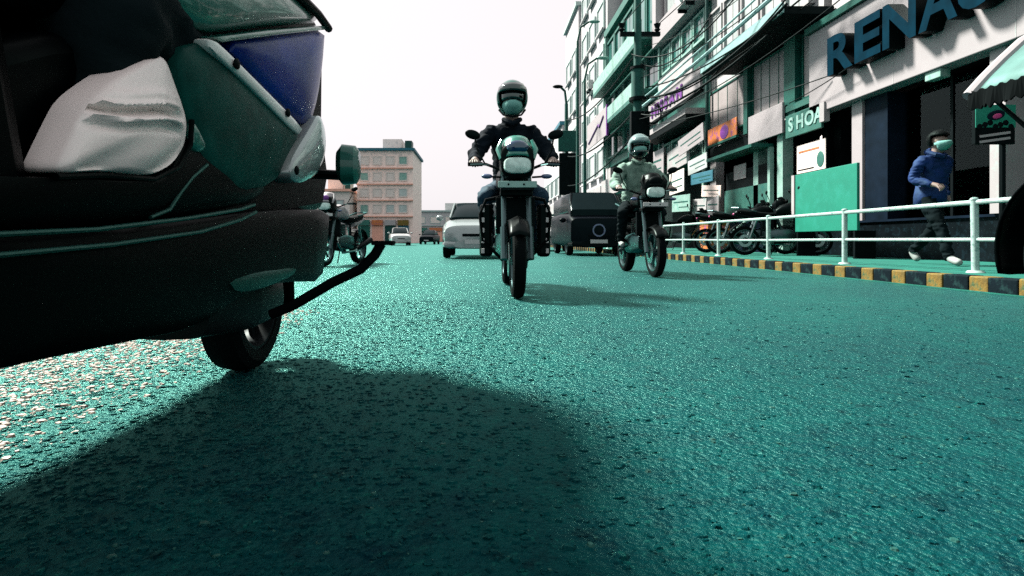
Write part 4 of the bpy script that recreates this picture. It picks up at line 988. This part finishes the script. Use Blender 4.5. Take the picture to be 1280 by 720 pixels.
# hood: sloping sides, white end rims, black fringe along the lower edges
prof = [(-.55, 1.27), (-.46, 1.37), (-.36, 1.47), (-.24, 1.58), (-.12, 1.65), (0, 1.68), (.12, 1.65), (.24, 1.58), (.36, 1.47), (.46, 1.37), (.55, 1.27)]
bm = B(); rows = []
for k in range(21):
    f = k / 20; sag = .006 * math.sin(f * math.pi * 4) ** 2
    rows.append([bm.verts.new((x * (1 - sag), -.55 + 1.03 * f, z - sag)) for x, z in prof])
for a, b in zip(rows, rows[1:]):
    for k in range(len(prof) - 1): bm.faces.new((a[k], a[k + 1], b[k + 1], b[k]))
hd = solid(obj('hood', bm, 'hood_teal', rk), .01)
for ye in (-.555, .485): obj('hood_rim', tube(B(), [(x, ye, z) for x, z in prof], .036, 10), 'white_clean', hd)
for s in (-1, 1):
    bm = B(); tp_, bt_ = [], []
    for k in range(53):
        y = -.54 + 1.02 * k / 52; tp_.append(bm.verts.new((s * .555, y, 1.285 + .012 * (k % 3 == 0)))); bt_.append(bm.verts.new((s * (.55 + .012 * math.sin(k)), y, 1.205 - .02 * (k % 2) - .012 * (k % 5 == 0))))
    for k in range(52): bm.faces.new((tp_[k], tp_[k + 1], bt_[k + 1], bt_[k]))
    solid(obj('fringe', bm, 'fringe', hd, smooth=False), .012)
    for ye in (-.5, .45): obj('hood_post', tube(B(), [(s * .3, .1 if ye > 0 else -.2, .76), (s * .5, ye, 1.3)], .012, 6), 'bike_frame', rk)
rk.rotation_euler = (0, 0, R(0))

# ------------------------------------------------------------------ the big scooter at the left edge (heading towards -y)
SX, CX = -.56, -.82                                  # near side and centre line
sc = thing('scooter', 'large dark scooter filling the left edge, green and blue tail panels', 'scooter', (CX, 1.9, 0))
O = Vector((CX, 1.9, 0))
def q(pts, X=SX): return [(F * X / (x - VX) - O.y, H + (VY - v) * X / (x - VX)) for x, v in pts]
def panel(name, m, pts, X, depth, bulge, it=1, par=None):
    res = None
    for s in (1, -1):                                # near side and its mirror twin on the far side
        dx = (X - CX) * s
        o = obj(name, pillow(B(), q(pts, X), dx, depth, bulge, s, it), m, par or sc, ang=50)
        if s == 1: res = o
    return res
def line(name, m, pts, X, r, par=None, both=True):
    for s in ((1, -1) if both else (1,)):
        obj(name, tube(B(), [((X - CX) * s, a, b) for a, b in q(pts, X)], r, 8), m, par or sc)
# moulded body core
core = [(-40, 332), (60, 326), (200, 308), (300, 286), (345, 276), (405, 262), (412, 220), (404, 160), (405, 60), (395, 20), (330, 5), (240, 20), (150, 40), (60, 40), (-40, 60)]
obj('body', prism_x(B(), q(core, -.62), -.2, .2), 'scoot_black', sc, bevel=.03)
panel('lower_fairing', 'scoot_black', [(-160, 505), (0, 462), (120, 436), (245, 411), (300, 372), (352, 352), (404, 352), (412, 300), (414, 262), (330, 262), (240, 274), (120, 286), (0, 296), (-160, 300)], SX, .16, .012)
panel('under_cowl', 'scoot_black', [(-160, 296), (0, 292), (130, 282), (250, 268), (325, 252), (345, 205), (262, 178), (236, 150), (200, 216), (70, 222), (-160, 215)], SX - .012, .12, .02)
cw_pts = [(70, 218), (92, 168), (112, 125), (150, 95), (198, 68), (208, 72), (222, 112), (235, 150), (232, 182), (216, 207), (190, 221), (130, 214)]
def creased(sgn):
    bm = B(); X = SX + .008; poly = smooth_poly(cw_pts, 3); cx = sum(p[0] for p in poly) / len(poly); cy = sum(p[1] for p in poly) / len(poly); n = len(poly)
    lev = [(1.0, -.05), (1.0, -.008), (.985, -.002)] + [(1 - k / 22, .028 * (1 - (1 - k / 22) ** 2)) for k in range(1, 22)]
    rows = []
    for sc_, d in lev:
        row = []
        for px, pv in poly:
            x, v_ = cx + (px - cx) * sc_, cy + (pv - cy) * sc_
            l1 = 124 + .11 * (x - 105) + 3 * math.sin(x / 17); wx = max(0, min(1, (x - 88) / 25)) * max(0, min(1, (226 - x) / 22))
            g = lambda c, w_: math.exp(-((v_ - c) / w_) ** 2)
            f = (.011 * g(l1, 4.5) - .016 * g(l1 + 9, 5) + .013 * g(l1 + 19, 5.5) - .008 * g(l1 + 29, 6) + .006 * g(l1 - 12, 6)) * wx * (1 if d > 0 else 0)
            f += .006 * math.sin((x + .7 * v_) / 15) * max(0, min(1, (v_ - 165) / 30)) * (1 if d > 0.004 else 0)
            yv, zv = q([(x, v_)], X)[0]; row.append(bm.verts.new(((X - CX + d + f) * sgn, yv, zv)))
        rows.append(row)
    for a_, b_ in zip(rows, rows[1:]):
        for k in range(n): bm.faces.new((a_[k], a_[(k + 1) % n], b_[(k + 1) % n], b_[k]))
    bm.faces.new(rows[-1]); bm.faces.new(rows[0][::-1])
    return bm
for sg_ in (1, -1): obj('side_cowl', creased(sg_), 'scoot_pearl', sc, ang=70)
line('cowl_seam', 'scoot_black', [(70, 221), (130, 219), (192, 224), (222, 209), (238, 181), (240, 150)], SX + .006, .005)
line('body_crease', 'scoot_trim', [(188, 272), (212, 262), (226, 240), (240, 222), (259, 206)], SX + .006, .0035)
panel('cowl_highlight', 'scoot_teal', [(238, 148), (246, 160), (259, 188), (246, 192), (236, 186)], SX + .002, .03, .01)  # small highlight on the black under-body, painted as a teal piece
panel('tail_cowl', 'scoot_satin', [(222, 62), (262, 50), (300, 88), (340, 128), (378, 168), (366, 198), (340, 232), (300, 240), (262, 215), (244, 180), (232, 130)], SX + .002, .06, .02, 1)
st = panel('trim_strip', 'scoot_strip', [(259, 47), (272, 52), (320, 100), (380, 161), (374, 170), (312, 108), (262, 60)], SX + .02, .03, .006, 1)
for x, v in ((296, 80), (360, 141)):
    (a, b), = q([(x, v)], SX + .03); obj('bolt', ball(B(), (SX + .03 - CX, a, b), .006, .012, .012, 12, 8), 'near_black', st)
panel('tail_lens', 'scoot_blue', [(278, 52), (340, 42), (407, 35), (404, 78), (398, 122), (386, 164), (330, 108)], SX + .004, .05, .018, 1)
panel('tail_lip', 'scoot_teal', [(262, 47), (330, 38), (407, 32), (408, 37), (340, 45), (276, 53)], SX + .022, .05, .006, 0)
# seat and grab rail
seat = obj('seat', prism_x(B(), smooth_poly(q([(-150, -20), (60, 20), (150, 34), (262, 42), (405, 28), (378, -4), (345, -30), (250, -60), (100, -110), (-150, -160)], -.64), 1), -.19, .19), 'scoot_black', sc, bevel=.05)
panel('seat_highlight', 'scoot_teal', [(205, -20), (240, 34), (264, 42), (330, 34), (404, 28), (378, -2), (345, -30), (270, -45)], SX - .006, .08, .03, 1)  # highlight along the glossy black seat, put into a teal panel
line('grab_rail', 'scoot_black', [(340, -40), (372, -8), (398, 18), (411, 36)], SX + .02, .014)
panel('tail_bracket', 'silver_paint', [(400, 140), (408, 164), (406, 198), (396, 219), (374, 231), (361, 219), (368, 194), (386, 164)], SX + .03, .06, .02, 2)
(a, b), = q([(371, 213)], SX + .055); obj('bolt', ball(B(), (SX + .055 - CX, a, b), .006, .013, .013, 12, 8), 'near_black', sc)
for s in (1, -1):
    (a, b), = q([(404, 216)], SX)
    arm = obj('indicator', tube(B(), [(s * (SX - CX - .1), a, b), (s * (SX - CX + .06), a + .04, b - .005)], .018, 8), 'scoot_black', sc)
    obj('indicator_lens', loft(B(), [(s * (SX - CX + .04), a + .05, b + .035, .035, .05), (s * (SX - CX + .06), a + .05, b + .035, .05, .075), (s * (SX - CX + .105), a + .05, b + .035, .045, .07), (s * (SX - CX + .118), a + .05, b + .035, .03, .05)], 16, 3, axis='x'), 'scoot_teal', arm)
pbox('plate_holder', 'scoot_black', sc, -.12, .12, .12, .15, .42, .72, .01)
tp = pbox('number_plate', 'plate_white', sc, -.11, .11, .152, .158, .46, .62)
# running trim
line('trim_line', 'scoot_trim', [(-160, 294), (0, 293), (120, 287), (235, 273), (300, 262), (318, 256)], SX + .012, .004)
line('trim_line', 'scoot_trim', [(-160, 330), (0, 319), (140, 306), (250, 290), (300, 275), (320, 265)], SX + .012, .004)
panel('fender_sheen', 'scoot_trim', [(285, 352), (320, 340), (372, 334), (368, 344), (325, 362), (295, 366)], SX + .012, .02, .004, 1)  # teal sheen on the dark fender, put in as a coloured panel
# wheels
wheel(sc, .05, .235, .065, rimm='bike_frame', disc=False); wheel(sc, -1.42, .235, .055)
bm = B(); rows = []
for k in range(14):
    a = R(-10) + R(120) * k / 13; rows.append([bm.verts.new((x, .05 + math.cos(a) * .28, .235 + math.sin(a) * .28)) for x in (-.08, -.05, 0, .05, .08)])
for a, b in zip(rows, rows[1:]):
    for k in range(4): bm.faces.new((a[k], a[k + 1], b[k + 1], b[k]))
solid(obj('mudguard', bm, 'scoot_black', sc), .01)
obj('engine', loft(B(), [(-.45, 0, .28, .12, .09), (-.2, 0, .27, .16, .1), (.1, 0, .25, .12, .08)], 16, 4), 'bike_frame', sc)
# side foot lever that kicks outwards
yb = 1.5 - O.y
obj('foot_lever', tube(B(), [(-.56 - CX, yb, .25), (-.50 - CX, yb + .0, .275), (-.40 - CX, yb + .02, .335), (-.325 - CX, yb + .02, .37), (-.285 - CX, yb + .02, .41), (-.268 - CX, yb + .02, .44)], .014, 10), 'bike_black', sc)
obj('lever_pad', box(B(), -.03, .03, -.02, .02, -.006, .006), 'rubber', sc, smooth=False, bevel=.003).location = (-.262 - CX, yb + .02, .442)
# front half, beyond the frame: floorboard, leg shield, bars
pbox('floorboard', 'scoot_black', sc, -.22, .22, -1.25, -.8, .3, .36, .02)
obj('leg_shield', prism_x(B(), [(-1.22, .32), (-1.12, .36), (-1.26, 1.0), (-1.36, 1.02), (-1.38, .6)], -.24, .24), 'scoot_black', sc, bevel=.04)
obj('front_mudguard', loft(B(), [(-1.72, 0, .42, .04, .05), (-1.55, 0, .5, .08, .08), (-1.25, 0, .48, .08, .08)], 16, 3), 'scoot_black', sc)
hb = obj('handlebar', tube(B(), [(-.35, -1.0, 1.06), (-.2, -1.2, 1.08), (0, -1.26, 1.06), (.2, -1.2, 1.08), (.35, -1.0, 1.06)], .015, 8), 'bike_black', sc)
obj('headlamp', loft(B(), [(-1.48, 0, 1.02, .07, .05), (-1.42, 0, 1.04, .12, .08), (-1.25, 0, 1.06, .13, .09), (-1.15, 0, 1.05, .06, .05)], 18, 3), 'scoot_black', hb)
for s in (-1, 1): obj('grip', tube(B(), [(s * .27, -1.1, 1.07), (s * .36, -.99, 1.06)], .02, 8), 'rubber', hb)
# its rider, dark clothes, mostly outside the frame
J = dict(pelvis=(0, -.52, .93), spine=(0, -.5, 1.12), chest=(0, -.55, 1.36), neckb=(0, -.58, 1.5), headb=(0, -.61, 1.58), head=(0, -.64, 1.68), crown=(0, -.63, 1.76))
for s, k in (('L', -1), ('R', 1)):
    J['sh' + s] = (k * .19, -.56, 1.44); J['el' + s] = (k * .3, -.72, 1.2); J['wr' + s] = (k * .325, -.96, 1.1); J['hip' + s] = (k * .1, -.56, .89)
    J['kn' + s] = (k * .2, -.98, .84); J['an' + s] = (k * .16, -.96, .44); J['toe' + s] = (k * .17, -1.12, .4); J['hand' + s] = ((k * .05, -1, -.15), (-k, 0, 0), (0, .25, -1))
sr = human('person', J, ('jacket_black', 'trouser_dark', 'skin', 'shoe_dark'), label='person in black riding the large scooter at the left edge', rad=dict(pelvis=.17, spine=.16, hip=.125, kn=.085))
sr.location = O
helmet(sr, (0, -.67, 1.70), 'visor_black')
